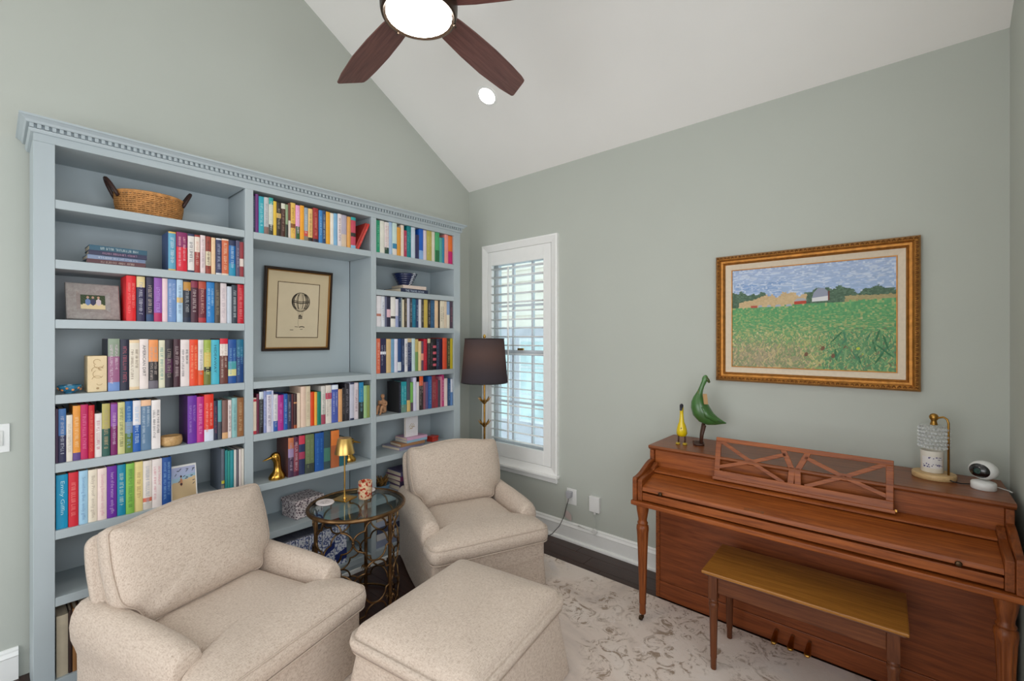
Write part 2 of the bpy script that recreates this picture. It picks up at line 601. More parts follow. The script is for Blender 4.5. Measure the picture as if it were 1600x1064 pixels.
# crown: front run with returned ends
cp = [(0.0, 2.402), (0.008, 2.404), (0.012, 2.412), (0.014, 2.417), (0.001, 2.417), (0.001, 2.436), (0.02, 2.436), (0.022, 2.438), (0.026, 2.446), (0.036, 2.454), (0.042, 2.457), (0.042, 2.465), (0.0, 2.465)]
rr = []
def crown_ring(corner):
    out = []
    for o_, z_ in cp:
        if corner == 0:
            out.append((0.004, B0 - o_, z_))
        elif corner == 1:
            out.append((XF + o_, B0 - o_, z_))
        elif corner == 2:
            out.append((XF + o_, B7 + o_, z_))
        else:
            out.append((0.004, B7 + o_, z_))
    return out
MB().rings([crown_ring(i) for i in range(4)]).build('crown', CASE, bc)
MB().box(0.004, XF, B0, B7, 2.4255, 2.4645).build('crown_core', CASE, bc)
dm = MB().box(0, 0.0145, 0, 0.0125, 0, 0.0165).mesh('dentil')
dm.materials.append(CASE)
yy = B0 - 0.012
while yy < B7 + 0.006:
    o = bpy.data.objects.new('dentil', dm)
    C.objects.link(o)
    o.parent = bc
    o.location = (XF + 0.0012, yy, 2.4192)
    yy += 0.0222

# ------------------------------------------------------------------ books
ORD = ['', 'first', 'second', 'third', 'fourth', 'fifth', 'sixth', 'seventh', 'eighth', 'ninth', 'tenth', 'eleventh', 'twelfth', 'thirteenth', 'fourteenth', 'fifteenth', 'sixteenth', 'seventeenth', 'eighteenth', 'nineteenth', 'twentieth', 'twenty-first', 'twenty-second', 'twenty-third', 'twenty-fourth', 'twenty-fifth', 'twenty-sixth', 'twenty-seventh', 'twenty-eighth', 'twenty-ninth', 'thirtieth']
SHELFNAME = ['', 'top shelf', 'second shelf', 'third shelf', 'fourth shelf', 'fifth shelf', 'sixth shelf', 'seventh shelf', 'bottom shelf']

def bookmat(hexc, kind='cloth'):
    return mat('print_%s' % hexc, hexc, 0.45, var=0.05, scale=25)

def glyph_marks(length, size, rnd):
    """rows of small strokes standing for print too small to read"""
    mb = MB()
    x = 0.0
    while x < length - size * 0.5:
        n = rnd.randint(3, 8)
        for _ in range(n):
            w = size * rnd.uniform(0.32, 0.62)
            if x + w > length:
                break
            st = size * 0.14
            kind = rnd.randint(0, 3)
            mb.add([(x, -size / 2, 0), (x + st, -size / 2, 0), (x + st, size / 2, 0), (x, size / 2, 0)], [(0, 1, 2, 3)])
            if kind in (0, 1):
                mb.add([(x + w - st, -size / 2, 0), (x + w, -size / 2, 0), (x + w, size / 2, 0), (x + w - st, size / 2, 0)], [(0, 1, 2, 3)])
            if kind in (1, 2, 3):
                yv = rnd.choice((-0.5, 0.0, 0.36)) * size
                mb.add([(x + st, yv, 0), (x + w - st * (kind < 2), yv, 0), (x + w - st * (kind < 2), yv + st, 0), (x + st, yv + st, 0)], [(0, 1, 2, 3)])
            x += w + size * 0.2
        x += size * 0.45
    return mb

def text_mesh(txt, size, length=None):
    cu = bpy.data.curves.new('lettering', 'FONT')
    cu.body = txt
    cu.size = size
    cu.resolution_u = 2
    o = bpy.data.objects.new('lettering_source', cu)
    C.objects.link(o)
    dg = bpy.context.evaluated_depsgraph_get()
    dg.update()
    me = bpy.data.meshes.new_from_object(o.evaluated_get(dg))
    bpy.data.objects.remove(o, do_unlink=True)
    bpy.data.curves.remove(cu)
    xs = [v.co.x for v in me.vertices]
    ys = [v.co.y for v in me.vertices]
    w = max(xs) - min(xs)
    mx, my = min(xs), (max(ys) + min(ys)) / 2
    k = length / w if length else 1.0
    for v in me.vertices:
        v.co.x = (v.co.x - mx) * k
        v.co.y = (v.co.y - my)
    return me

SPINE_M = Matrix(((0, 0, 1, 0), (0, 1, 0, 0), (-1, 0, 0, 0), (0, 0, 0, 1)))   # reads downwards

def make_book(w, h, depth, hexc, bands='', lc='', txt='', rnd=random, name='book', rounded=True):
    """local frame: spine at x = 0 facing +x, width along y, height along z"""
    tk = min(0.003, w * 0.14)
    bul = min(0.003, w * 0.1) if rounded else 0.0003
    def sx(yf):
        return -bul * (2 * yf - 1) ** 2
    prof = [(-depth, 0)] + [(sx(f), w * f) for f in (0.0, 0.15, 0.35, 0.5, 0.65, 0.85, 1.0)] + [(-depth, w), (-depth, w - tk), (-tk - 0.003, w - tk), (-tk - 0.003, tk), (-depth, tk)]
    o = MB().prism(prof, 0, h).build(name, bookmat(hexc))
    pg = MB().box(-depth + 0.004, -tk - 0.004, tk + 0.0002, w - tk - 0.0002, 0.0015, h - 0.004).build('page_block', PAPER, o)
    def strip(z0, z1, y0, y1, off):
        fs = [y0 + (y1 - y0) * i / 6 for i in range(7)]
        vs_ = [(sx(f) + off, w * f, z0) for f in fs] + [(sx(f) + off, w * f, z1) for f in fs]
        return MB().add(vs_, [(i, i + 1, 8 + i, 7 + i) for i in range(6)])
    n = 0
    if bands:
        for b in bands.split(';'):
            lo, hi, hc = b.split(',')
            strip(h * float(lo), h * float(hi), 0.0, 1.0, 0.0003 + 0.00008 * n).build('spine_band', bookmat(hc), o)
            n += 1
    if lc:
        size = min(w * 0.46, 0.0135)
        m_ = bookmat(''.join('%02x' % int(0.72 * int(lc[i:i + 2], 16) + 0.28 * int(hexc[i:i + 2], 16)) for i in (0, 2, 4)))
        if txt:
            me = text_mesh(txt, min(w * 0.5, 0.017), h * (0.62 if len(txt) < 14 else 0.8))
            L = MB()
            me.transform(SPINE_M)
            me.materials.append(m_)
            t_ = bpy.data.objects.new('spine_lettering', me)
            C.objects.link(t_)
            t_.parent = o
            t_.location = (0.0009, w * 0.5, h * 0.88)
        else:
            two = w > 0.034
            length = h * rnd.uniform(0.55, 0.8)
            for q in ((-0.22, 0.22) if two else (0,)):
                g = glyph_marks(length * (1 if q <= 0 else rnd.uniform(0.5, 0.9)), size * (0.7 if two else 1.0), rnd)
                me = g.mesh('spine_lettering')
                me.transform(SPINE_M)
                me.materials.append(m_)
                t_ = bpy.data.objects.new('spine_lettering', me)
                C.objects.link(t_)
                t_.parent = o
                t_.location = (0.0009 if not two else 0.0007, w * (0.5 + q), h * 0.5 + length * 0.5)
    return o
BOOK_ROWS = [
 ('left', 2, 1.882, [
  (-2.336, 0.0305, 0.193, 'blue and yellow', '5fa3c0', '0,0.04,e3b95c;0.96,1,e3b95c', 'e8eef0', ''),
  (-2.3035, 0.0434, 0.196, 'red and purple', 'd81f38', '0.62,1,86245f', 'f4e3ea', ''),
  (-2.2562, 0.0276, 0.196, 'white', 'e6e1dc', '0,0.05,2e3358;0.94,1,2e3358', '55515e', ''),
  (-2.2266, 0.0227, 0.195, 'rust red', 'a23c36', '0.55,0.95,eadccf', 'f1dccb', ''),
  (-2.202, 0.0217, 0.197, 'pale pink', 'e6d3d3', '', '9a8a8f', ''),
  (-2.1774, 0.0227, 0.196, 'brick red', '9c4436', '0.22,0.6,e9dcbd', '3a2422', ''),
  (-2.1527, 0.0177, 0.193, 'peach', 'ecc9a0', '', '', ''),
  (-2.132, 0.0266, 0.193, 'navy', '373a5e', '0,0.05,dfe0e4;0.96,1,dfe0e4', 'c9d2e4', ''),
  (-2.1044, 0.0315, 0.195, 'orange', 'cf6a45', '0,0.05,efdcc8;0.96,1,efdcc8', 'f5dfc6', ''),
  (-2.0709, 0.0325, 0.194, 'bright blue', '1f6cb0', '0,0.35,2b93b8;0.85,1,2c3557', 'e6f1f6', ''),
  (-2.0374, 0.0168, 0.196, 'plum grey', '5a5470', '', 'c9bccb', ''),
  (-2.0187, 0.0197, 0.192, 'brownish red', '9c3a42', '0.3,0.52,ecdcd2', '', ''),
 ]),
 ('left', 3, 1.626, [
  (-2.497, 0.0347, 0.217, 'bright red', 'e01a22', '', 'f4a59a', ''),
  (-2.4594, 0.0317, 0.217, 'midnight blue', '332c52', '0.76,1,e8d39c', 'e4e4ec', ''),
  (-2.4237, 0.0277, 0.217, 'dark indigo', '2f2b45', '0,0.16,25466f', 'e2cdb4', ''),
  (-2.394, 0.0317, 0.219, 'violet', '9257ae', '0,0.2,b52360', 'c8a5e8', ''),
  (-2.3614, 0.0208, 0.216, 'blush pink', 'ecd0d6', '', '', ''),
  (-2.3396, 0.0347, 0.218, 'steel blue', '7193c6', '', 'd6def4', ''),
  (-2.3029, 0.0248, 0.217, 'powder blue', 'b4cfe4', '0.46,0.58,e0bb76', '6a87a8', ''),
  (-2.2752, 0.0317, 0.213, 'black', '1b2030', '0,0.12,222c44;0.76,0.96,c08a3a', 'cfd0d0', ''),
  (-2.2426, 0.0297, 0.213, 'maroon', '4d2434', '0.84,1,8c3048', 'eee0dc', ''),
  (-2.2099, 0.0337, 0.216, 'dark red', '6e1f2e', '0,0.12,ab2f38;0.82,1,b84c38', 'f3cdb8', ''),
  (-2.1742, 0.0356, 0.218, 'azure blue', '2a7fc4', '', 'd2ebf8', ''),
  (-2.1376, 0.0248, 0.214, 'olive brown', '50463e', '', 'a89a7c', ''),
  (-2.1119, 0.0297, 0.216, 'pale rose', 'e2d4d6', '', 'b9adb4', ''),
  (-2.0802, 0.0208, 0.198, 'pale grey blue', 'c3ccd8', '', '', ''),
  (-2.0574, 0.0267, 0.208, 'slate', '2d3a46', '', 'e4e8ea', ''),
  (-2.0297, 0.0307, 0.216, 'scarlet', 'c4172c', '', 'f0a8a2', ''),
 ]),
 ('left', 4, 1.302, [
  (-2.561, 0.0406, 0.241, 'multicoloured', '9c5f86', '0,0.17,7190c8;0.66,1,8b9a86', 'f0e7ea', ''),
  (-2.5185, 0.0317, 0.238, 'black', '1f2138', '', 'd35a6a', ''),
  (-2.4858, 0.0366, 0.235, 'cream framed', 'e8cda6', '0.06,0.94,e6dccb', '6d5a4c', ''),
  (-2.4482, 0.033, 0.239, 'off-white', 'e9dcd8', '', '2e2c30', 'AMERICAN DIRT'),
  (-2.414, 0.036, 0.236, 'orange and black', '2b2528', '0,0.16,6c6670;0.55,1,ef9a5c', 'e8d5c8', ''),
  (-2.375, 0.0247, 0.234, 'mint and cream', 'e3e0c6', '', '4d8a86', ''),
  (-2.3493, 0.0307, 0.237, 'black and purple', '2a2028', '0.3,0.6,4d2244', 'bcae9c', ''),
  (-2.3156, 0.0277, 0.239, 'dark burgundy', '43202c', '', 'd5c8c6', ''),
  (-2.2869, 0.0376, 0.236, 'white', 'e8dcda', '', '2b2a30', ''),
  (-2.2483, 0.036, 0.237, 'flame orange', 'e8481f', '', 'f7c79a', ''),
  (-2.2111, 0.0241, 0.235, 'white and orange', 'e3dedd', '0,0.33,e8581f', '8a8588', ''),
  (-2.186, 0.0307, 0.235, 'lime green', '9fb24a', '0,0.3,6f7636;0.3,0.4,22241c;0.4,0.72,d2b860', 'e8e49a', ''),
  (-2.1543, 0.0386, 0.235, 'turquoise', '4bb8cf', '', '1f3b46', 'HIDEAWAY'),
  (-2.1138, 0.0366, 0.242, 'white and brown with a red cap', '6b3a32', '0.62,0.88,ece2dc;0.88,1,d01c34', 'e8dcd0', ''),
  (-2.0752, 0.0386, 0.237, 'ocean blue', '1b4f96', '0.17,0.32,d9d494;0.32,0.5,4a9fa6', '9cc8e4', ''),
  (-2.0336, 0.0346, 0.237, 'deep blue', '14407c', '0.6,1,1c6d8c', '8cc6d8', ''),
 ]),
 ('left', 5, 1.008, [
  (-2.731, 0.0083, 0.233, 'dark plum', '3b2444', '', '', ''),
  (-2.7215, 0.0231, 0.232, 'blue and navy', '25264c', '0.5,1,3f6ea8', 'dfe3ec', ''),
  (-2.6974, 0.0192, 0.202, 'cream', 'e6ddd0', '', 'b4a996', ''),
  (-2.677, 0.0241, 0.24, 'orange', 'e8993c', '0,0.14,5e4386', 'f3d8ae', ''),
  (-2.6519, 0.0241, 0.242, 'crimson pink', 'bd1a5c', '', 'f08ab4', ''),
  (-2.6265, 0.0192, 0.237, 'red', 'c31a26', '', 'ee8a6a', ''),
  (-2.6064, 0.0237, 0.197, 'white', 'ece6e2', '', 'b05a6c', ''),
  (-2.5816, 0.0277, 0.239, 'dark green and mustard', '2b5a50', '0.52,1,b6ac62', 'e5b98c', ''),
  (-2.552, 0.0231, 0.241, 'purple', '76145f', '0.55,0.97,8a4aa2', 'ecdff0', ''),
  (-2.5276, 0.0251, 0.24, 'straw yellow', 'ccc98a', '', '4a5238', ''),
  (-2.5015, 0.0277, 0.242, 'blue and green', '2465a8', '0,0.38,5f7a34;0.38,0.6,7f93ac', '9cc4e0', ''),
  (-2.4728, 0.0287, 0.242, 'white and blue', '1f5cae', '0.52,1,e4e0e4', 'e4eef6', ''),
  (-2.4431, 0.0386, 0.241, 'slate blue', '60809f', '0.88,1,efc09a', 'dfe9f0', ''),
  (-2.4026, 0.0346, 0.237, 'white', 'ebe4e2', '', '3a383e', ''),
  (-2.2562, 0.0386, 0.243, 'royal purple', '6b2a9e', '', 'b9a0d8', ''),
  (-2.2166, 0.0307, 0.235, 'magenta', 'bf2d86', '', 'f2b4d8', ''),
  (-2.185, 0.0415, 0.244, 'poppy red', 'e13420', '0,0.25,d9dff0', 'f6d6c6', ''),
  (-2.1424, 0.0192, 0.207, 'dark navy', '272c48', '', 'b05a6a', ''),
  (-2.1221, 0.0172, 0.207, 'teal and grey', '5aa0a8', '0,0.45,4c4e58', '', ''),
  (-2.1029, 0.0267, 0.206, 'mauve brown', '7c5a54', '0,0.16,d8a878', '', ''),
  (-2.0752, 0.0168, 0.204, 'pinkish white', 'eadad8', '', '3d3c42', ''),
  (-2.0564, 0.0237, 0.213, 'pale teal', '8ebcbc', '', '5d8c90', ''),
  (-2.0316, 0.0326, 0.211, 'tan brown', '946238', '', 'ddbd92', ''),
 ]),
 ('left', 6, 0.722, [
  (-2.729, 0.036, 0.233, 'teal blue', '0590bc', '', 'e9f4f6', 'Emily Giffin'),
  (-2.691, 0.031, 0.236, 'red', 'cf2234', '', 'f39c90', ''),
  (-2.659, 0.03, 0.236, 'sky blue', 'a4cde6', '', '6c8cb4', 'Something Blue  emily giffin'),
  (-2.628, 0.03, 0.234, 'cream', 'ece0cc', '', 'a89a8c', 'Baby Proof  emily giffin'),
  (-2.597, 0.031, 0.234, 'pale pink', 'eed8d0', '', 'd49aa8', 'Something Borrowed  emily giffin'),
  (-2.565, 0.034, 0.236, 'bright purple', '6a2a9a', '', 'dccbea', 'heart of the matter  emily giffin'),
  (-2.529, 0.03, 0.235, 'teal', '1489aa', '', 'f2ead0', ''),
  (-2.498, 0.03, 0.235, 'leaf green', '86bd52', '', '4a7a34', ''),
  (-2.467, 0.031, 0.236, 'buttery yellow', 'ecd792', '', 'b09060', ''),
  (-2.435, 0.034, 0.234, 'white with a coral band', 'e9dfd6', '0,0.13,d8d0c8;0.16,0.24,e0785c', '9aa0b0', ''),
  (-2.4, 0.038, 0.235, 'white with pink lettering', 'ece1dd', '', 'cf7f8c', ''),
  (-2.361, 0.036, 0.236, 'dark blue', '1f4f96', '', '9ac0e2', ''),
 ]),
 ('left', 6, 0.722, [
  (-2.089, 0.0108, 0.222, 'teal', '2a8a8c', '', '', ''),
  (-2.0773, 0.0108, 0.217, 'sea green', '2f9488', '', '', ''),
  (-2.0655, 0.0166, 0.217, 'green blue', '2b8f9a', '', '', ''),
  (-2.0469, 0.0108, 0.217, 'white', 'e0dcd6', '', '', ''),
  (-2.0352, 0.0088, 0.216, 'grey', '6d6a74', '', '', ''),
  (-2.0235, 0.0108, 0.216, 'pinkish white', 'e2d6d2', '', '', ''),
  (-2.0107, 0.0117, 0.216, 'cream', 'dcd4c8', '', '', ''),
 ]),
 ('middle', 1, 2.138, [
  (-1.953, 0.013, 0.203, 'dark navy', '2a2c48', '', '7c86a8', ''),
  (-1.939, 0.016, 0.218, 'purple', '71307c', '', '', ''),
  (-1.922, 0.027, 0.209, 'cyan', '2ea6b8', '', 'd8f0ee', ''),
  (-1.8941, 0.0244, 0.211, 'silver grey', 'c2c4c6', '0,0.2,8a6a62', '8d9094', ''),
  (-1.8685, 0.0234, 0.214, 'teal and white', 'cfd3c6', '0,0.28,3a3c38;0.82,1,2ea49c', 'eeeeea', ''),
  (-1.8442, 0.017, 0.199, 'yellow', 'e4bd40', '', '', ''),
  (-1.8262, 0.025, 0.197, 'dark brown with a yellow band', '33291f', '0.54,0.68,d8b465', 'dcd2bc', ''),
  (-1.7992, 0.023, 0.198, 'brown and cream', '4c2a22', '0.84,1,d7d7c6', 'b9a494', ''),
  (-1.7753, 0.014, 0.195, 'sage green', '8fa27e', '0,0.4,343a34', '', ''),
  (-1.7603, 0.013, 0.206, 'red brown', '7a4434', '0,0.5,d8cfc2', '', ''),
  (-1.7463, 0.028, 0.213, 'amber yellow', 'eabf5c', '0.3,0.42,8a4a20', '8a6a2c', ''),
  (-1.7174, 0.024, 0.204, 'pink and green', 'eaa0cc', '0,0.38,33603c', 'f3eef0', ''),
  (-1.6924, 0.024, 0.208, 'orange yellow', 'f2a52c', '', '', ''),
  (-1.6675, 0.025, 0.202, 'grey blue', '9aaab8', '0,0.14,8a8272;0.14,0.3,cf5048', 'dfe3e6', ''),
  (-1.6415, 0.027, 0.201, 'apricot', 'ecc078', '0,0.12,231f1c', '8a6a3c', ''),
  (-1.6115, 0.0319, 0.211, 'dark red', 'a02a2a', '0,0.1,2c2438', 'f0a892', ''),
  (-1.5756, 0.022, 0.205, 'medium blue', '3a82c2', '', 'bcd8ec', ''),
  (-1.5526, 0.021, 0.208, 'navy and white', '27466e', '', 'eceee8', ''),
  (-1.5297, 0.027, 0.205, 'golden yellow', 'e8a62c', '', '', ''),
  (-1.5017, 0.023, 0.203, 'ivory', 'eee7da', '', '', ''),
  (-1.4778, 0.025, 0.206, 'sky blue', '7db0d4', '', '', ''),
  (-1.4508, 0.026, 0.209, 'pale pink', 'e6dcde', '', '8a6a6c', ''),
  (-1.4238, 0.0359, 0.208, 'lavender grey', 'b4acbc', '0,0.4,d6c0a8', '', ''),
  (-1.3859, 0.022, 0.202, 'tan orange', 'e2a458', '', '', ''),
  (-1.3619, 0.0339, 0.205, 'red with a teal cap', 'c4485c', '0,0.1,8cb8d4;0.38,0.5,30302c;0.9,1,2aa0a0', '', ''),
 ]),
 ('right', 1, 2.138, [
  (-1.172, 0.0286, 0.222, 'emerald green', '26966e', '', '8ed0b0', ''),
  (-1.1424, 0.0345, 0.225, 'cream', 'e4e2d6', '', '', ''),
  (-1.1059, 0.0345, 0.222, 'white with a green foot', 'e8e0dc', '0,0.2,254a3a', 'c48a92', ''),
  (-1.0705, 0.0286, 0.231, 'pale blue', 'aac4e4', '', '', ''),
  (-1.0409, 0.0355, 0.23, 'mint', 'c9dcd2', '0.2,0.36,3a86ac;0,0.2,e2d8cc', '', ''),
  (-1.0034, 0.0315, 0.204, 'amber', 'dc9a3c', '', '', ''),
  (-0.9699, 0.0256, 0.227, 'cream pink', 'ead6c4', '', '', ''),
  (-0.9423, 0.0246, 0.193, 'crimson', 'ae3a54', '', 'e8c4c8', ''),
  (-0.9167, 0.0365, 0.23, 'dark teal', '0f7f86', '', '8ed0cc', ''),
  (-0.8782, 0.0355, 0.229, 'pale grey blue', 'c6d4e2', '', '', ''),
  (-0.8407, 0.0335, 0.18, 'navy', '303056', '', '', ''),
  (-0.8062, 0.0394, 0.231, 'royal blue', '1f5fc0', '0,0.3,8ab0e0', '', ''),
  (-0.7648, 0.0306, 0.228, 'white and pink', 'dfd0d8', '', '', ''),
  (-0.7323, 0.0463, 0.23, 'olive yellow', 'bcae58', '', 'e8e0a0', ''),
  (-0.684, 0.0296, 0.23, 'cream', 'dcd6c4', '', '', ''),
  (-0.6524, 0.0394, 0.23, 'green', '4caa70', '0,0.4,246c42', '', ''),
  (-0.611, 0.0266, 0.196, 'teal', '58a89c', '', '', ''),
  (-0.5834, 0.0237, 0.201, 'blue teal', '2f86a8', '', '', ''),
  (-0.5578, 0.0365, 0.23, 'salmon pink', 'f09a94', '', '', ''),
  (-0.5194, 0.0454, 0.228, 'orange and magenta', 'e8722c', '0,0.45,cc1a6c', '', ''),
 ]),
 ('right', 3, 1.626, [
  (-1.169, 0.0354, 0.216, 'white with a red dot', 'e6e2e6', '0.34,0.42,c07a68', '', ''),
  (-1.1307, 0.0275, 0.214, 'white', 'dde0e8', '', '7a7f92', ''),
  (-1.1012, 0.0147, 0.214, 'blue grey', '686c86', '', '', ''),
  (-1.0854, 0.0305, 0.216, 'navy with a pink label', '23233e', '0.32,0.58,e0b8c4', '', ''),
  (-1.054, 0.0383, 0.216, 'ivory', 'e8e4de', '0.28,0.36,403c3c', '', ''),
  (-1.0137, 0.0246, 0.201, 'white and lilac', 'd8d4e0', '0,0.4,9aa4cc', '', ''),
  (-0.9881, 0.0197, 0.215, 'navy', '2a3c5c', '', 'd8dce0', ''),
  (-0.9675, 0.0098, 0.215, 'grey', '9aa4a4', '', '', ''),
  (-0.9567, 0.0167, 0.201, 'cream', 'e8dcc0', '', '', ''),
  (-0.938, 0.0197, 0.21, 'dark olive', '4c4438', '', 'e0c89a', ''),
  (-0.9173, 0.0236, 0.216, 'pale lilac', 'ccccdc', '', '', ''),
  (-0.8928, 0.0226, 0.215, 'charcoal', '3c3f4a', '', 'd0d4da', ''),
  (-0.8692, 0.0315, 0.215, 'petrol blue', '1c7492', '', '5cb0cc', ''),
  (-0.8358, 0.0216, 0.211, 'midnight blue', '263c62', '', 'd0d8e0', ''),
  (-0.8122, 0.0256, 0.215, 'white', 'dedce4', '', '', ''),
  (-0.7846, 0.0226, 0.215, 'black and beige', '3c3c40', '', 'd8c8a4', ''),
  (-0.7601, 0.0334, 0.217, 'gold', 'c8ae52', '', '', ''),
  (-0.7237, 0.0274, 0.215, 'black', '2c2624', '', 'd8d0c4', ''),
  (-0.6951, 0.0382, 0.215, 'dark blue', '2e587e', '', '6aa0c0', ''),
  (-0.6549, 0.0334, 0.217, 'peach', 'eac8a0', '', '', ''),
  (-0.6205, 0.0157, 0.218, 'dark brown', '3c3028', '', '', ''),
  (-0.6038, 0.0383, 0.214, 'cream', 'e4dac4', '', '6a5c4c', ''),
  (-0.5635, 0.0265, 0.217, 'beige', 'dcc8b0', '', '', ''),
  (-0.5349, 0.0305, 0.219, 'blue and cream', 'e2dccc', '0.5,1,8aa4cc', '', ''),
  (-0.5025, 0.0285, 0.216, 'dark purple', '4a3c4c', '', 'b0707c', ''),
 ]),
 ('right', 4, 1.302, [
  (-1.168, 0.0302, 0.242, 'coral', 'e47050', '', 'f4d8c8', ''),
  (-1.1369, 0.0457, 0.243, 'navy with a white triangle', '28284c', '0.54,0.62,e6e6ee', 'dfe0e8', ''),
  (-1.0892, 0.036, 0.239, 'tan and cream', 'd8b884', '', '', ''),
  (-1.0522, 0.0282, 0.239, 'steel blue', '76a2c4', '', '', ''),
  (-1.023, 0.0263, 0.239, 'lilac white', 'dedcec', '', '', ''),
  (-0.9947, 0.0302, 0.241, 'dark blue with a white foot', '24487e', '0.04,0.3,dce2e8', '', ''),
  (-0.9626, 0.0243, 0.241, 'navy', '2c3c60', '', 'aab4c8', ''),
  (-0.9373, 0.0263, 0.241, 'white', 'e2e0e4', '', '3c4058', ''),
  (-0.9081, 0.035, 0.243, 'navy with a tan cap', '24305a', '0.88,1,ceb890', 'c8d0dc', ''),
  (-0.8721, 0.0282, 0.243, 'pale blue', 'c6dadc', '', '', ''),
  (-0.8429, 0.0302, 0.237, 'olive and green', '74985a', '0.6,1,c4b06c', '', ''),
  (-0.8118, 0.0234, 0.222, 'cream', 'ecd09c', '', '', ''),
  (-0.7874, 0.0234, 0.222, 'plum with pink', '6a5064', '0.35,0.58,eaa08c', '', ''),
  (-0.7631, 0.0321, 0.239, 'crimson', 'bc2436', '', 'e8606c', ''),
  (-0.728, 0.0263, 0.241, 'black and cream', '302c30', '0.86,1,d8cca8', 'aaa29c', ''),
  (-0.7008, 0.0253, 0.24, 'black', '222022', '', '888488', ''),
  (-0.6735, 0.0331, 0.241, 'black with pink spots', '1c1a20', '0.12,0.2,cf6070;0.3,0.38,cf6070;0.5,0.58,cf6070;0.7,0.78,cf6070', '', ''),
  (-0.6395, 0.0253, 0.241, 'dark navy', '28324c', '', '90a0b8', ''),
  (-0.6132, 0.0341, 0.242, 'dark purple', '2c1c3c', '', '', ''),
  (-0.5772, 0.0399, 0.247, 'orange coral', 'e65a3c', '', '', ''),
  (-0.5353, 0.0331, 0.243, 'olive grey', '4a4a34', '', 'e2dc8c', ''),
  (-0.5003, 0.0263, 0.243, 'yellow', 'ccb830', '', '', ''),
 ]),
 ('right', 5, 1.008, [
  (-0.986, 0.0164, 0.221, 'black', '1e2130', '', '7c8494', ''),
  (-0.9677, 0.0492, 0.221, 'teal', '1c98a4', '0,0.25,6a8c7c', 'c8ecec', ''),
  (-0.9156, 0.0289, 0.247, 'charcoal and yellow', '4a4e5c', '0,0.34,d8b874', '', ''),
  (-0.8848, 0.0231, 0.213, 'green', '76b45c', '0,0.3,5c4858', '', ''),
  (-0.8607, 0.027, 0.247, 'lilac white', 'd4d2ea', '', '', ''),
  (-0.8317, 0.0251, 0.211, 'white', 'dcd8d8', '', '', ''),
  (-0.8047, 0.0347, 0.252, 'orange and black', '342a2c', '0.72,1,e85c28', 'ece0d8', ''),
  (-0.7681, 0.0193, 0.205, 'red grey', '8a5664', '', '', ''),
  (-0.7478, 0.027, 0.205, 'violet grey', '6a5c8c', '', '', ''),
  (-0.7199, 0.0318, 0.248, 'blue', '2a5c9c', '', '90b8dc', ''),
  (-0.6861, 0.0386, 0.25, 'dark red', '8a3038', '', 'e8b0a8', ''),
  (-0.6456, 0.0222, 0.218, 'wine red', '9c2c40', '', '', ''),
  (-0.6225, 0.0222, 0.21, 'grey black', '484450', '', '', ''),
  (-0.5984, 0.0125, 0.237, 'pink', 'd88aa0', '', '', ''),
  (-0.5849, 0.0231, 0.25, 'magenta and white', 'c43a78', '', 'ece8f0', ''),
  (-0.5589, 0.0337, 0.22, 'pinkish white', 'ecd8d4', '', '', ''),
  (-0.5232, 0.0231, 0.218, 'navy blue', '274a74', '', '9ab8d8', ''),
  (-0.4981, 0.0241, 0.212, 'white and blue', '5c84bc', '0.5,1,d8dce8', '', ''),
 ]),
 ('middle', 3, 1.008, [
  (-1.953, 0.0187, 0.203, 'cream with red ends', 'e8d6c2', '0,0.09,c43a4a;0.9,0.97,c43a4a', '', ''),
  (-1.9333, 0.0122, 0.224, 'maroon', '6a2440', '', '', ''),
  (-1.9199, 0.022, 0.235, 'black with a white cap', '262228', '0.82,1,d4dce4', 'b4c4c4', ''),
  (-1.8969, 0.0148, 0.237, 'blue and white', '8a94c4', '', 'eceaf0', ''),
  (-1.8812, 0.0266, 0.239, 'white', 'dcd6e2', '0.9,0.98,7c94c4', '6a5c7c', ''),
  (-1.8536, 0.0089, 0.237, 'white', 'c8cce4', '', '', ''),
  (-1.8438, 0.0236, 0.212, 'white with a blue foot', 'e0dcdf', '0,0.28,2458ac', '8c90a4', ''),
  (-1.8192, 0.0315, 0.206, 'magenta', 'ac2a8c', '', 'e08cc8', ''),
  (-1.7857, 0.0216, 0.21, 'blue', '1c5aac', '', 'bcd8f0', ''),
  (-1.7631, 0.0207, 0.206, 'navy and white', '2c3450', '', 'ccd4e4', ''),
  (-1.7415, 0.0098, 0.206, 'maroon', '5c2830', '', '', ''),
  (-1.7297, 0.0187, 0.206, 'dark brown', '3c2428', '0,0.1,a4522c;0.72,0.76,c48a5c', '', ''),
  (-1.71, 0.0216, 0.209, 'cream', 'ead6c0', '', '', ''),
  (-1.6864, 0.0285, 0.246, 'pinkish beige', 'e4c8b4', '', '', ''),
  (-1.6559, 0.0284, 0.245, 'beige', 'dccdb2', '', 'b8a888', ''),
  (-1.6262, 0.0225, 0.207, 'orange red', 'da4618', '', '', ''),
  (-1.6027, 0.0157, 0.205, 'yellow', 'eeb446', '', '', ''),
  (-1.586, 0.0236, 0.205, 'green', '12806c', '', '', ''),
  (-1.5585, 0.0266, 0.238, 'white and grey', 'd6d2cc', '0,0.25,a4445c', '7c8078', ''),
  (-1.5299, 0.0384, 0.24, 'cream with a red dot', 'dfd6cc', '0.64,0.8,c4365c', '8c8480', ''),
  (-1.4906, 0.0413, 0.24, 'blue with white flecks', '4a5cae', '0.88,1,dce4f0', 'e8ecf4', ''),
  (-1.4483, 0.0256, 0.209, 'tan', 'dea672', '', '', ''),
  (-1.4207, 0.0197, 0.217, 'black', '261f24', '', '9c9088', ''),
  (-1.4, 0.0305, 0.241, 'black and grey', '2c2830', '', 'b0acb4', ''),
  (-1.3676, 0.0295, 0.247, 'white and navy', 'c4c4d4', '0,0.05,2c3454;0.95,1,2c3454', '', ''),
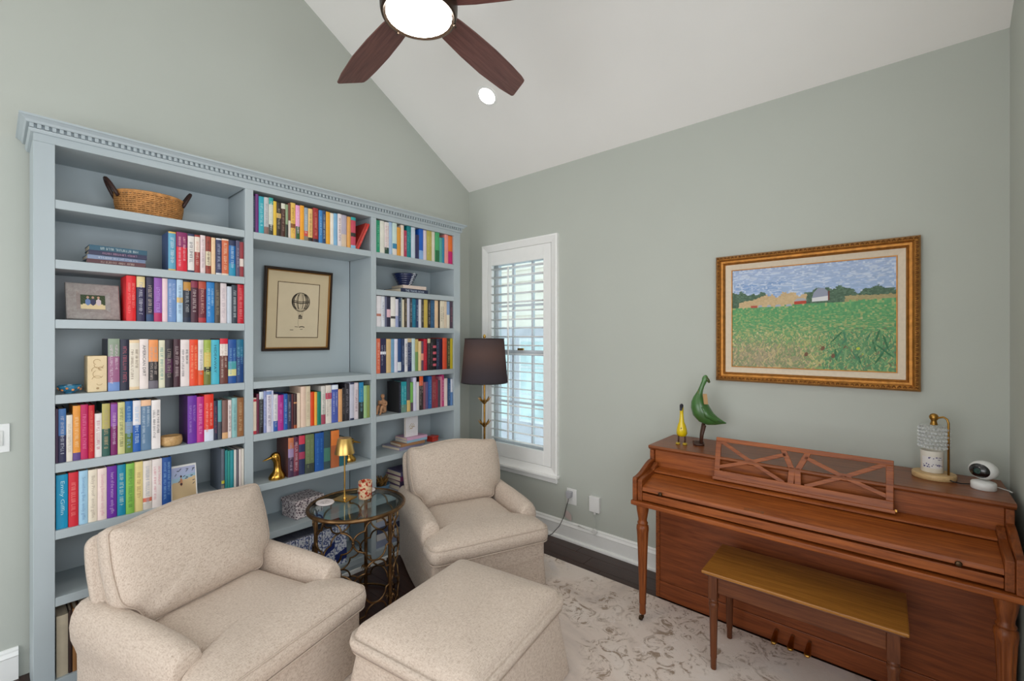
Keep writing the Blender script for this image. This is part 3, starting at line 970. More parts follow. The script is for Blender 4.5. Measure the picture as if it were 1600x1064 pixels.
  (-1.3371, 0.0335, 0.243, 'white', 'e0d4da', '', '6c3c4c', ''),
  (-1.3026, 0.0335, 0.243, 'blue and black', '22302e', '0.46,1,2286b4', '9ccce4', ''),
  (-1.2672, 0.0246, 0.218, 'light green', 'a2c68c', '', '', ''),
  (-1.2406, 0.0216, 0.218, 'olive green', '8c9a54', '', '', ''),
 ]),
 ('middle', 4, 0.722, [
  (-1.761, 0.031, 0.234, 'purple and orange', '4a3450', '0.5,0.72,a08ab4;0.72,1,c8744c', 'd0c4d0', ''),
  (-1.729, 0.03, 0.234, 'maroon', '5a2440', '0.12,0.8,8c4050', 'e8dce0', ''),
  (-1.697, 0.037, 0.235, 'dark blue with red stripes', '2c3860', '0.4,0.58,a83c5c;0.78,1,d03c54', '', ''),
  (-1.658, 0.052, 0.236, 'olive green', '6c7c54', '0,0.25,3c4440', '9ca880', ''),
  (-1.601, 0.056, 0.236, 'blue', '1f57a4', '', '5c9cdc', ''),
  (-1.543, 0.045, 0.241, 'dark green grey', '3c545a', '0.2,0.55,4c8474', '', ''),
  (-1.497, 0.054, 0.235, 'burnt orange', 'b4643c', '0.6,1,e4803c', '', ''),
  (-1.442, 0.054, 0.179, 'dark teal', '24606c', '', '', ''),
 ]),
]

COUNT = {}
rnd = random.Random(11)
EXTRA_SIDE = {('left', 2, 1): '3c5484', ('left', 4, 1): '30313f', ('middle', 4, 1): '5a3430', ('left', 5, 15): '4a1d62', ('right', 5, 1): '2a2a2c'}
for bay, sh, zs, rows in BOOK_ROWS:
    for (y0, w, h, nm, hexc, bands, lc, txt) in rows:
        key = (bay, sh)
        COUNT[key] = COUNT.get(key, 0) + 1
        h = min(h, 0.2135) if sh in (2, 3) and bay != 'middle' else (min(h, 0.23) if sh == 1 else min(h, 0.2515))
        depth = min(0.245, max(0.12, h * rnd.uniform(0.62, 0.72)))
        o = make_book(w, h, depth, hexc, bands, lc, txt, rnd)
        if (bay, sh, COUNT[key]) in EXTRA_SIDE:
            MB().box(-depth + 0.001, -0.004, -0.0006, -0.0001, 0.001, h - 0.001).build('cover_board', bookmat(EXTRA_SIDE[(bay, sh, COUNT[key])]), o)
        o.location = (0.311 - rnd.uniform(0, 0.007), y0, zs + 0.0004)
        size = 'slim ' if w < 0.02 else ('thick ' if w > 0.042 else '')
        lab = "%s%s book, %s from left on %s bay's %s" % (size, nm, ORD[COUNT[key]], bay, SHELFNAME[sh])
        tag(o, lab, 'book', 'books on the %s of the %s bay' % (SHELFNAME[sh], bay))

# two red books leaning in the middle bay's top shelf
for i, (dy, hexc, nm) in enumerate(((0.0, 'a8332a', 'brick red slim book leaning right, upper of two beside the orange books'), (0.0165, 'd23b34', 'bright red slim book leaning right, lower of two on middle top shelf'))):
    o = make_book(0.014, 0.198, 0.14, hexc, '', 'e8b0a4' if i else '', '', rnd)
    o.location = (0.305, -1.331 + dy, 2.138 + 0.0068)
    o.rotation_euler = (rad(-24.5), 0, 0)
    tag(o, nm, 'book', 'leaning red books')

# stack of four paperbacks lying flat
zst = 1.882
for i, (hexc, hg, lab, lc) in enumerate((('5a3238', 0.0205, 'brown paperback at the bottom of the four-book flat stack', 'd8c4b4'), ('8494b4', 0.019, 'pale blue paperback, second from bottom of the flat stack', 'e4e8f0'), ('2c2c4c', 0.019, 'dark navy paperback, third from bottom of the flat stack', 'd8a0b8'), ('2f5a70', 0.0235, 'teal paperback on top of the four-book flat stack', 'e8ece8'))):
    o = make_book(hg, 0.206, 0.13, hexc, '', lc, '', rnd, rounded=False)
    o.rotation_euler = (rad(-90), 0, rad((-3, 2, -1, 1)[i]))
    o.location = (0.300 - (0.004 * i) % 0.007, -2.632 + 0.003 * i, zst + hg + 0.0003)
    zst += hg + 0.0008
    tag(o, lab, 'book', 'flat stack of paperbacks on the second shelf')

# ------------------------------------------------------------------ things on the left bay
# wicker basket
bk = thing('wicker_basket', 'honey wicker basket with dark leather handles on the top shelf', 'basket', (0.175, -2.385, 2.1395), rad(90))
WICK = mat('honey_wicker', (196, 140, 82), 0.6, var=0.28, scale=40, bump=0.3, bscale=200)
def basket_r(z):
    return 0.120 + 0.014 * math.sin(min(1.0, z / 0.09) * PI / 2)
mb = MB()
NS = 48
rows_ = 12
for j in range(rows_):
    z = 0.006 + j * 0.0094
    pts = []
    for i in range(NS * 2):
        a = 2 * PI * i / (NS * 2)
        off = 0.0028 * math.cos(a * NS + PI * j)
        r_ = basket_r(z) + off
        pts.append((r_ * math.cos(a), r_ * 0.74 * math.sin(a), z))
    mb.tube(pts, 0.0046, n=5, closed=True)
wv = mb.build('weave', WICK, bk, smooth=180)
wv['kind'] = 'stuff'
mb = MB()
for i in range(NS):
    a = 2 * PI * i / NS
    mb.tube([(basket_r(z) * math.cos(a), basket_r(z) * 0.74 * math.sin(a), z) for z in (0.0, 0.03, 0.07, 0.112)], 0.0025, n=4)
st = mb.build('stakes', WICK, bk)
st['kind'] = 'stuff'
MB().lathe([(0.119, 0.001), (0.119, 0.008)], n=40, sy=0.74).build('bottom', WICK, bk)
MB().tube([(basket_r(.13) * math.cos(2 * PI * i / 48), basket_r(.13) * 0.74 * math.sin(2 * PI * i / 48), 0.117) for i in range(48)], 0.007, n=6, closed=True).build('rim', WICK, bk, smooth=180)
LEA = mat('dark_brown_leather', (58, 34, 28), 0.45, var=0.1)
for s_ in (-1, 1):
    pts = []
    for i in range(13):
        a = PI * i / 12
        pts.append((s_ * (0.128 + 0.042 * math.sin(a)), 0.042 * math.cos(a), 0.088 + 0.083 * math.sin(a)))
    MB().tube(pts, 0.0085, n=8).build('handle', LEA, bk, smooth=180)
ln = []
rn2 = random.Random(3)
for k_ in range(5):
    zz = 0.106 + 0.007 * k_
    ln.append([((0.122 - 0.024 * k_ + 0.006 * math.sin(5 * i + k_)) * math.cos(2 * PI * i / 30), (0.122 - 0.024 * k_) * 0.72 * math.sin(2 * PI * i / 30), zz + 0.008 * math.sin(3 * i * 2 * PI / 30 + k_)) for i in range(30)])
MB().rings(ln).build('cloth_lining', mat('white_cloth', (226, 222, 214), 0.9, var=0.04), bk, smooth=180)

# photo frame
pf = thing('photo_frame', 'small silver-grey photo frame beside the red book', 'photo frame', (0.232, -2.602, 1.6275))
PFM = wood('weathered_grey', (150, 143, 140), (176, 170, 166), 0, rough=0.5, coat=0)
PFROT = Matrix.Translation((0, 0, 0.002)) @ Matrix.Rotation(rad(6), 4, 'Z') @ Matrix.Rotation(rad(-9), 4, 'Y') @ Matrix.Rotation(rad(90), 4, 'Z')
for r_ in frame_rails(0.186, 0.166, [(0, 0), (0, -0.016), (0.004, -0.018), (0.03, -0.013), (0.034, -0.014), (0.047, -0.008), (0.05, -0.006), (0.05, 0)], 0, 0.083):
    r_.v = [tuple(PFROT @ Vector(p)) for p in r_.v]
    r_.build('frame_rail', PFM, pf, smooth=25)
def print_mesh(w, h, fn, nx, nz, M, cz=0.0, strokes=()):
    """flat print: a grid of coloured cells in the x-z plane facing -y, plus brush marks"""
    mb = MB()
    for i in range(nx):
        for j in range(nz):
            u0, u1, v0, v1 = i / nx, (i + 1) / nx, j / nz, (j + 1) / nz
            q = [((u - 0.5) * w, 0, cz + (v - 0.5) * h) for u, v in ((u0, v0), (u1, v0), (u1, v1), (u0, v1))]
            mb.add([tuple(M @ Vector(p)) for p in q], [(0, 1, 2, 3)], fn((u0 + u1) / 2, (v0 + v1) / 2))
    for n_, (poly, col) in enumerate(strokes):
        yo = -0.0003 - 0.0008 * n_ / max(1, len(strokes))
        q = [((u - 0.5) * w, yo, cz + (v - 0.5) * h) for u, v in poly]
        mb.add([tuple(M @ Vector(p)) for p in q], [tuple(range(len(q)))], col)
    return mb
def stroke(u, v, L, W, a, asp=1.0):
    c, s = math.cos(a), math.sin(a)
    return [(u + (x * c - y_ * s), v + (x * s + y_ * c) * asp) for x, y_ in ((-L / 2, 0), (-L / 4, -W / 2), (L / 4, -W / 2), (L / 2, 0), (L / 4, W / 2), (-L / 4, W / 2))]
def photo_fn(u, v):
    if v < 0.3 + 0.12 * math.sin(u * 3):
        return lin((232, 216, 170))
    return lin((62, 82, 50)) if (int(u * 40) + int(v * 30)) % 3 else lin((40, 60, 36))
ph = []
for u, col in ((0.3, (110, 140, 190)), (0.5, (60, 66, 96)), (0.72, (216, 206, 210))):
    ph.append((stroke(u, 0.5, 0.5, 0.2, PI / 2), lin(col)))
    ph.append(([(u + 0.055 * math.cos(a * PI / 5), 0.82 + 0.09 * math.sin(a * PI / 5)) for a in range(10)], lin((196, 160, 136))))
print_mesh(0.088, 0.068, photo_fn, 20, 16, PFROT @ Matrix.Translation((0, -0.004, 0)), 0.083, ph).build('photograph', painted('flat_print'), pf)
MB().box(-0.088, 0.088, -0.003, 0.001, 0.005, 0.16, M=PFROT).build('backing_board', BLACK, pf)
MB().box(-0.02, 0.02, 0.0, 0.004, 0.0, 0.13, M=Matrix.Translation((-0.062, 0, 0.0)) @ Matrix.Rotation(rad(22), 4, 'Y') @ Matrix.Rotation(rad(90), 4, 'Z')).build('easel_leg', BLACK, pf)

# small blue glass bowl, carved cream box, wooden bowl
gb = thing('glass_bowl', 'small blue and orange mosaic glass bowl in the left bay', 'bowl', (0.262, -2.683, 1.3035))
def bowl_prof(R, H, t_, foot):
    out = [(foot, 0), (foot * 1.02, 0.004)]
    for i in range(1, 9):
        f = i / 8
        out.append((foot + (R - foot) * math.sin(f * PI / 2) ** 0.8, 0.004 + (H - 0.004) * f ** 1.3))
    inn = [(max(0.001, r_ - t_), z_ + t_ * 0.4) for r_, z_ in reversed(out[2:])]
    return out + inn + [(0.001, inn[-1][1])]
gbo = MB().lathe(bowl_prof(0.041, 0.034, 0.003, 0.018), n=28).build('body', mat('mosaic_blue_glass', (46, 116, 150), 0.15, var=0.5, scale=90, coat=0.5), gb, smooth=60)
mb = MB()
for i in range(12):
    a = 2 * PI * i / 12 + 0.2
    z_ = 0.016 + 0.007 * (i % 2)
    r_ = 0.034 + 0.003 * (i % 2)
    mb.ball((r_ * math.cos(a), r_ * math.sin(a), z_), 0.0055, n=8, m=6)
mb.build('mosaic_chips', mat('orange_chips', (214, 138, 80), 0.2, var=0.4, scale=60), gbo)
cb = thing('carved_box', 'cream carved box with curling line drawing beside the bowl', 'box', (0.256, -2.598, 1.3035))
CBM = mat('cream_carving', (226, 204, 164), 0.55, var=0.06, scale=15, bump=0.15, bscale=90)
MB().box(-0.075, 0.045, -0.031, 0.034, 0.0, 0.162).build('body', CBM, cb, bevel=0.002)
CBL = mat('carved_line', (176, 148, 108), 0.7, var=0.1)
for (cy, cz, r_, a0, a1) in ((0.0, 0.135, 0.012, 20, 250), (0.006, 0.122, 0.016, 180, 350), (-0.004, 0.098, 0.014, 0, 200), (0.004, 0.08, 0.018, 120, 330), (0.0, 0.055, 0.017, 30, 170), (0.008, 0.04, 0.01, 200, 340), (0.012, 0.105, 0.008, 0, 300)):
    MB().tube([(0.0455, cy + r_ * math.cos(rad(a0 + (a1 - a0) * i / 12)), cz + r_ * math.sin(rad(a0 + (a1 - a0) * i / 12))) for i in range(13)], 0.0009, n=5).build('carved_line', CBL, cb)
MB().ball((0.045, 0.002, 0.016), 0.005, sx=0.3).build('seal', CBL, cb)
wbw = MB().lathe([(0.036, 0.0), (0.043, 0.005), (0.047, 0.016), (0.0475, 0.03), (0.0455, 0.043), (0.044, 0.048), (0.039, 0.048), (0.04, 0.03), (0.036, 0.01), (0.001, 0.008)], n=36).build('wooden_bowl', wood('pale_turned_wood', (172, 132, 84), (206, 170, 118), 0, rough=0.4), smooth=50, loc=(0.268, -2.318, 1.0085))
tag(wbw, 'pale turned wooden bowl between the white and purple books', 'bowl')

# beach print standing against the books
BCM = Matrix.Translation((0.292, -2.266, 0.724)) @ Matrix.Rotation(rad(2), 4, 'Z') @ Matrix.Rotation(rad(-9), 4, 'Y') @ Matrix.Rotation(rad(90), 4, 'Z')
def beach(u, v):
    if v < 0.05 or v > 0.95 or u < 0.05 or u > 0.95:
        return lin((232, 230, 226))
    if v > 0.62 + 0.12 * u:
        return lin((136 + int(40 * v), 176, 206))
    if v > 0.5 + 0.15 * u:
        return lin((150, 180, 196))
    k_ = 0.96 + 0.04 * math.sin(u * 5 + v * 6)
    return lin((206 * k_, 178 * k_, 136 * k_))
bst = [(stroke(0.4, 0.52, 0.26, 0.1, PI / 2), lin((176, 120, 84))), (stroke(0.4, 0.46, 0.08, 0.09, PI / 2), lin((60, 30, 30))), ([(0.4 + 0.04 * math.cos(a), 0.68 + 0.035 * math.sin(a)) for a in [i * PI / 4 for i in range(8)]], lin((70, 44, 36)))]
r5 = random.Random(5)
for i in range(14):
    bst.append((stroke(r5.uniform(0.18, 0.9), r5.uniform(0.6, 0.9) if i < 11 else r5.uniform(0.3, 0.55), 0.12, 0.022, r5.uniform(-0.2, 0.8)), lin((60, 64, 74))))
bo = print_mesh(0.112, 0.176, beach, 24, 36, BCM, 0.088, bst).build('print', painted('flat_print'))
bp_ = thing('beach_print', 'small beach scene card of a figure among gulls beside blue book', 'print', (0, 0, 0))
bo.parent = bp_
MB().box(-0.056, 0.056, 0.0003, 0.003, 0, 0.176, M=BCM).build('card', mat('white_card', (228, 226, 222), 0.7), bp_)
# magazine lying against the thin books on the same shelf
mg = make_book(0.014, 0.232, 0.19, '5c6470', '0,0.16,8a8478;0.2,0.27,c8c040', '', '', rnd)
mg.location = (0.306, -2.106, 0.7224)
tag(mg, 'grey-green magazine file in front of the thin teal books', 'book')

# bottom shelf, left bay: albums
for (y0, w, h, hexc, lab, lc) in ((-2.728, 0.036, 0.262, 'c9bda6', 'cream album showing page edges on the bottom shelf', ''), (-2.69, 0.010, 0.272, '3c2a24', 'slim dark brown album beside the cream album, bottom shelf', ''), (-2.678, 0.017, 0.275, '9a6c40', 'tan leather album, third from left on the bottom shelf', ''), (-2.659, 0.030, 0.282, '241a18', 'black album with gold lettering on the bottom shelf', 'c8a05c'), (-2.627, 0.026, 0.28, '5a2420', 'dark red album behind the near armchair, bottom shelf', 'c8a05c')):
    o = make_book(w, h, 0.2, hexc, '', lc, '', rnd)
    o.location = (0.306, y0, 0.0854)
    tag(o, lab, 'album', 'albums on the bottom shelf of the left bay')

# ------------------------------------------------------------------ middle bay
bp = thing('balloon_print', 'framed hot-air balloon engraving hanging in the middle bay', 'framed picture', (0.022, -1.588, 1.466), 0)
PM = Matrix.Rotation(rad(5.2), 4, 'Y') @ Matrix.Rotation(rad(90), 4, 'Z')
BW, BH = 0.438, 0.532
for r_ in frame_rails(BW, BH, [(0, 0), (0, -0.016), (0.004, -0.02), (0.013, -0.02), (0.016, -0.014), (0.018, 0)], 0, BH / 2):
    r_.v = [tuple(PM @ Vector(p)) for p in r_.v]
    r_.build('frame_rail', mat('dark_walnut_frame', (44, 28, 18), 0.35, var=0.15), bp)
for r_ in frame_rails(BW - 0.034, BH - 0.034, [(0, 0), (0, -0.017), (0.005, -0.016), (0.007, 0)], 0, BH / 2):
    r_.v = [tuple(PM @ Vector(p)) for p in r_.v]
    r_.build('gilt_slip', mat('gilt_slip', (150, 108, 56), 0.4, 0.6), bp)
MB().box(-BW / 2 + 0.01, BW / 2 - 0.01, -0.006, -0.001, 0.01, BH - 0.01, M=PM).build('mat_board', mat('cream_mat', (206, 188, 154), 0.85, var=0.03, scale=8), bp)
INK = mat('sepia_ink', (52, 44, 36), 0.8, var=0.1)
iw, ih = 0.272, 0.36
for r_ in frame_rails(iw, ih, [(0, -0.006), (0, -0.0072), (0.0045, -0.0072), (0.0045, -0.006)], 0, BH / 2 - 0.002):
    r_.v = [tuple(PM @ Vector(p)) for p in r_.v]
    r_.build('border_line', mat('border_brown', (84, 58, 30), 0.7), bp)
pap = MB().box(-iw / 2 + 0.004, iw / 2 - 0.004, -0.0066, -0.006, BH / 2 - 0.18, BH / 2 + 0.176, M=PM).build('print_paper', mat('print_paper', (214, 198, 168), 0.9, var=0.03, scale=10), bp)
def flat(pts):
    return [(p[0], -0.0076, p[1]) for p in pts]
mb = MB()
bx, bz, brd = 0.012, 0.322, 0.058
def ink_line(p, w_, q=None):
    pts = [Vector((a[0], a[1])) for a in p]
    for i in range(len(pts) - 1):
        d_ = (pts[i + 1] - pts[i])
        if d_.length < 1e-6:
            continue
        nrm = Vector((-d_.y, d_.x)).normalized() * w_ / 2
        q_ = [pts[i] + nrm, pts[i + 1] + nrm, pts[i + 1] - nrm, pts[i] - nrm]
        mb.add([tuple(PM @ Vector((a.x, -0.0076, a.y))) for a in q_], [(0, 1, 2, 3)])
for k_ in range(-6, 7):
    cur = []
    for i in range(17):
        a = PI * i / 16
        rr_ = brd * math.sin(a) * math.sin(k_ / 6 * PI / 2)
        zz = brd * math.cos(a) * (1.0 if math.cos(a) > 0 else 1.12)
        cur.append((bx + rr_, bz + zz))
    ink_line(cur, 0.0016 if abs(k_) < 6 else 0.0022)
for k_ in (-5, -4, -2, 0.5, 2, 3, 5):
    cur = []
    for i in range(3, 14):
        a = PI * i / 16
        cur.append((bx + brd * math.sin(a) * math.sin((k_ + 0.5) / 6 * PI / 2), bz + brd * math.cos(a)))
    ink_line(cur, 0.0045)
for zz, w_ in ((0.004, 0.004), (-0.006, 0.006)):
    ink_line([(bx - math.sqrt(brd ** 2 - zz ** 2), bz + zz + 0.004), (bx, bz + zz - 0.006), (bx + math.sqrt(brd ** 2 - zz ** 2), bz + zz + 0.004)], w_)
for s_ in (-1, -0.4, 0.4, 1):
    ink_line([(bx + s_ * 0.018, bz - 0.06), (bx + s_ * 0.012, bz - 0.094)], 0.0011)
for zz in (-0.096, -0.103, -0.11):
    ink_line([(bx - 0.013, bz + zz), (bx + 0.013, bz + zz)], 0.005)
ink_line([(bx - 0.008, bz - 0.094), (bx - 0.004, bz - 0.088), (bx + 0.004, bz - 0.09)], 0.006)
ink_line([(bx - 0.012, bz - 0.112), (bx - 0.013, bz - 0.14), (bx - 0.010, bz - 0.165)], 0.0011)
ink_line([(bx - 0.034, bz - 0.165), (bx - 0.012, bz - 0.167)], 0.003)
ink_line([(bx - 0.006, bz - 0.168), (bx + 0.012, bz - 0.163), (bx + 0.03, bz - 0.168)], 0.005)
ink_line([(bx - 0.064, bz - 0.186), (bx - 0.042, bz - 0.186)], 0.0032)
ink_line([(bx + 0.002, bz - 0.182), (bx + 0.018, bz - 0.181)], 0.0026)
bl_ = mb.build('balloon_drawing', INK, pap)
bl_['kind'] = 'stuff'

def brass_duck(name, label, loc, rotz):
    t_ = thing(name, label, 'bookend', loc, rotz, 'brass duck head bookends')
    DB = mat('polished_duck_brass', (196, 150, 70), 0.22, 1.0, var=0.12, scale=20)
    # body plinth flaring at the foot, neck, head; beak points along +x
    rs = []
    prof = [(-0.004, 0.0, 0.044, 0.036), (-0.004, 0.012, 0.046, 0.038), (-0.006, 0.026, 0.04, 0.034), (-0.008, 0.04, 0.030, 0.027), (-0.008, 0.056, 0.022, 0.021), (-0.007, 0.075, 0.0205, 0.020), (-0.006, 0.095, 0.020, 0.0195), (-0.002, 0.110, 0.023, 0.021), (0.003, 0.124, 0.028, 0.0235), (0.005, 0.137, 0.027, 0.0225), (0.004, 0.149, 0.020, 0.017), (0.003, 0.156, 0.008, 0.007)]
    for cx, z_, a, b in prof:
        rs.append([(cx + a * math.cos(2 * PI * i / 20), b * math.sin(2 * PI * i / 20), z_) for i in range(20)])
    MB().rings(rs).build('head', DB, t_, smooth=60)
    bs = []
    for f in range(7):
        q = f / 6
        cx = 0.02 + 0.052 * q
        zc = 0.131 - 0.016 * q
        w_ = 0.0125 - 0.004 * q if f < 5 else 0.008 - 0.004 * (f - 4)
        h_ = 0.0105 - 0.008 * q
        bs.append([(cx, w_ * math.cos(2 * PI * i / 12), zc + h_ * math.sin(2 * PI * i / 12)) for i in range(12)])
    MB().rings(bs).build('beak', DB, t_, smooth=60)
    for s_ in (-1, 1):
        MB().ball((0.016, s_ * 0.0215, 0.138), 0.0035).build('eye', BLACK, t_, smooth=180)
    return t_
brass_duck('duck_bookend', 'brass duck head bookend facing left beside the purple book', (0.272, -1.815, 0.7225), rad(-97))
brass_duck('duck_bookend', 'brass duck head bookend behind the small gold table lamp', (0.245, -1.335, 0.7225), rad(75))

fb = thing('floral_box', 'small pink and grey floral keepsake box behind the glass table', 'box', (0.165, -1.612, 0.4365), rad(8))
FLO = mat('floral_paper', (196, 176, 182), 0.7, var=0.0)
nt = FLO.node_tree
vo = nt.nodes.new('ShaderNodeTexVoronoi')
vo.inputs['Scale'].default_value = 85
rp = nt.nodes.new('ShaderNodeValToRGB')
rp.color_ramp.elements[0].position = 0.3
rp.color_ramp.elements[0].color = lin((96, 74, 86))
rp.color_ramp.elements[1].position = 0.55
rp.color_ramp.elements[1].color = lin((226, 214, 214))
tcn = nt.nodes.new('ShaderNodeTexCoord')
nt.links.new(tcn.outputs['Object'], vo.inputs['Vector'])
nt.links.new(vo.outputs['Distance'], rp.inputs[0])
nt.links.new(rp.outputs[0], nt.nodes['Principled BSDF'].inputs['Base Color'])
MB().box(-0.078, 0.078, -0.092, 0.092, 0, 0.082).build('body', FLO, fb, bevel=0.004)
MB().box(-0.082, 0.082, -0.096, 0.096, 0.084, 0.112).build('lid', FLO, fb, bevel=0.004)

# toile boxes on the bottom shelf of the middle bay
TOI = mat('blue_toile_paper', (222, 224, 234), 0.7, var=0.0)
nt = TOI.node_tree
tcn = nt.nodes.new('ShaderNodeTexCoord')
vo = nt.nodes.new('ShaderNodeTexNoise')
vo.inputs['Scale'].default_value = 95
vo.inputs['Detail'].default_value = 1.5
rp = nt.nodes.new('ShaderNodeValToRGB')
rp.color_ramp.interpolation = 'CONSTANT'
rp.color_ramp.elements[0].position = 0.0
rp.color_ramp.elements[0].color = lin((84, 98, 150))
rp.color_ramp.elements[1].position = 0.45
rp.color_ramp.elements[1].color = lin((222, 224, 234))
nt.links.new(tcn.outputs['Object'], vo.inputs['Vector'])
nt.links.new(vo.outputs['Fac'], rp.inputs[0])
nt.links.new(rp.outputs[0], nt.nodes['Principled BSDF'].inputs['Base Color'])
NAVY = mat('navy_card', (32, 48, 110), 0.5, var=0.05)
for i in range(5):
    y0 = -1.80 + i * 0.083
    lab = ('toile patterned binder nearest the near armchair on the bottom shelf', 'second toile binder from the near armchair, bottom shelf', 'middle toile binder of five behind the glass table', 'fourth toile binder from the near armchair, bottom shelf', 'rightmost toile binder behind the glass table')[i]
    tb = thing('toile_binder', lab, 'binder', (0.19, y0, 0.0855), 0, 'blue toile binders on the bottom shelf')
    MB().box(-0.11, 0.112, 0.001, 0.080, 0, 0.255).build('body', TOI, tb, bevel=0.002)
    MB().box(-0.112, 0.114, 0.0005, 0.0805, 0.2555, 0.262).build('lid', mat('grey_striped_lid', (96, 98, 112), 0.6, var=0.25, scale=9, stretch=(0.2, 30, 1)), tb)
    if i >= 3:
        MB().prism([(0.001, 0.02), (0.08, 0.03), (0.08, 0.10), (0.001, 0.07)] if i == 4 else [(0.001, 0.08), (0.08, 0.12), (0.08, 0.165), (0.001, 0.115)], 0.1123, 0.1132, axis=0).build('navy_label', NAVY, tb)

# ------------------------------------------------------------------ right bay
def flat_book(name, loc, rz, w, l, th, hexc, lab, group=None, txt='', lc='', pages=True):
    """lying book, spine towards +x"""
    o = make_book(th, l, w, hexc, '', '', '', rnd, rounded=False)
    o.rotation_euler = (rad(-90), 0, rz)
    o.location = (loc[0], loc[1], loc[2] + th)
    tag(o, lab, 'book', group)
    if txt:
        me = text_mesh(txt, th * 0.74, l * 0.7)
        me.transform(SPINE_M)
        me.transform(Matrix.Rotation(PI, 4, 'X'))
        me.materials.append(bookmat(lc))
        t_ = bpy.data.objects.new('spine_lettering', me)
        C.objects.link(t_)
        t_.parent = o
        t_.location = (0.0009, th * 0.5, l * 0.15)
    return o
flat_book('book', (0.285, -0.952, 1.8825), rad(4), 0.2, 0.26, 0.032, '2b3350', 'big navy travel book lying under the white book and bowl', 'flat books under the blue bowl', 'THE TRAVEL BOOK', 'c8d4e4')
flat_book('book', (0.270, -0.925, 1.9155), rad(-3), 0.16, 0.205, 0.024, 'dcc8bc', 'white and copper book lying between bowl and navy book', 'flat books under the blue bowl')
rb = thing('ribbed_bowl', 'navy ribbed bowl with patterned scarf on stacked books', 'bowl', (0.165, -0.835, 1.9415))
RBM = mat('navy_glaze', (26, 38, 78), 0.25, var=0.1, coat=0.5)
prof = [(0.045, 0.0)]
for i in range(1, 25):
    f = i / 24
    prof.append((0.045 + 0.05 * f + 0.0022 * math.sin(f * 2 * PI * 6), 0.092 * f))
prof += [(0.098, 0.093), (0.092, 0.092), (0.045, 0.012), (0.001, 0.01)]
MB().lathe(prof, n=36).build('body', RBM, rb, smooth=50)
mb = MB()
for i in range(9):
    f = i / 9
    a = rad(12 + 4 * (i % 2))
    r_ = 0.048 + 0.05 * f
    p0 = Vector((r_ * math.cos(a) + 0.003, r_ * math.sin(a), 0.006 + f * 0.092))
    mb.tube([tuple(p0 + Vector((0.0005, -0.012, 0))), tuple(p0 + Vector((0.002, 0.0, 0.007))), tuple(p0 + Vector((-0.002, 0.012, 0.002)))], 0.0028, n=5)
mb.build('scarf_braid', mat('white_braid', (214, 218, 226), 0.8, var=0.15, scale=60), rb)

# seated figurine reading
fg = thing('seated_figurine', 'tan seated figurine holding a book at the right bay', 'figurine', (0.235, -1.070, 1.011), rad(-62))
FGM = mat('tan_clay', (190, 142, 106), 0.7, var=0.06)
mb = MB()
def chain(pts, rs, n=12):
    # smooth the polyline a little
    P = [Vector(p) for p in pts]
    out, ro = [], []
    for i in range(len(P) - 1):
        for q in range(4):
            f = q / 4
            a = P[max(i - 1, 0)]; b = P[i]; c = P[i + 1]; d_ = P[min(i + 2, len(P) - 1)]
            v = 0.5 * ((2 * b) + (c - a) * f + (2 * a - 5 * b + 4 * c - d_) * f * f + (3 * b - a - 3 * c + d_) * f ** 3)
            out.append(tuple(v))
            ro.append(rs[i] * (1 - f) + rs[i + 1] * f)
    out.append(tuple(P[-1])); ro.append(rs[-1])
    mb.tube(out, ro, n=n)
chain([(0, 0, 0.004), (0, 0, 0.02), (-0.004, 0, 0.05), (-0.003, 0, 0.078), (0.002, 0, 0.092), (0.006, 0, 0.104), (0.008, 0, 0.118), (0.008, 0, 0.13), (0.008, 0, 0.137)], [0.018, 0.024, 0.02, 0.023, 0.012, 0.0075, 0.0145, 0.0135, 0.005], 16)
for s_ in (-1, 1):
    chain([(0.002, s_ * 0.014, 0.016), (0.04, s_ * 0.017, 0.054), (0.058, s_ * 0.014, 0.03), (0.062, s_ * 0.013, 0.006), (0.076, s_ * 0.013, 0.004)], [0.014, 0.0105, 0.009, 0.0065, 0.005])
    chain([(-0.002, s_ * 0.022, 0.082), (0.012, s_ * 0.028, 0.06), (0.036, s_ * 0.012, 0.07), (0.044, s_ * 0.008, 0.076)], [0.008, 0.007, 0.0055, 0.005])
    for fz in range(4):
        chain([(0.044, s_ * 0.008, 0.074 + 0.003 * fz), (0.050, s_ * 0.006, 0.076 + 0.003 * fz), (0.054, s_ * 0.002, 0.078 + 0.003 * fz)], [0.0022, 0.002, 0.0014], 6)
body = mb.build('body', FGM, fg, smooth=180)
MB().add([(0.046, -0.016, 0.074), (0.05, 0, 0.074), (0.05, 0, 0.096), (0.042, -0.016, 0.096), (0.046, 0.016, 0.074), (0.042, 0.016, 0.096), (0.048, -0.016, 0.074), (0.052, 0, 0.074), (0.052, 0, 0.096), (0.044, -0.016, 0.096), (0.048, 0.016, 0.074), (0.044, 0.016, 0.096)], [(0, 1, 2, 3), (1, 4, 5, 2), (6, 9, 8, 7), (7, 8, 11, 10), (3, 2, 8, 9), (2, 5, 11, 8)]).build('open_book', FGM, fg)

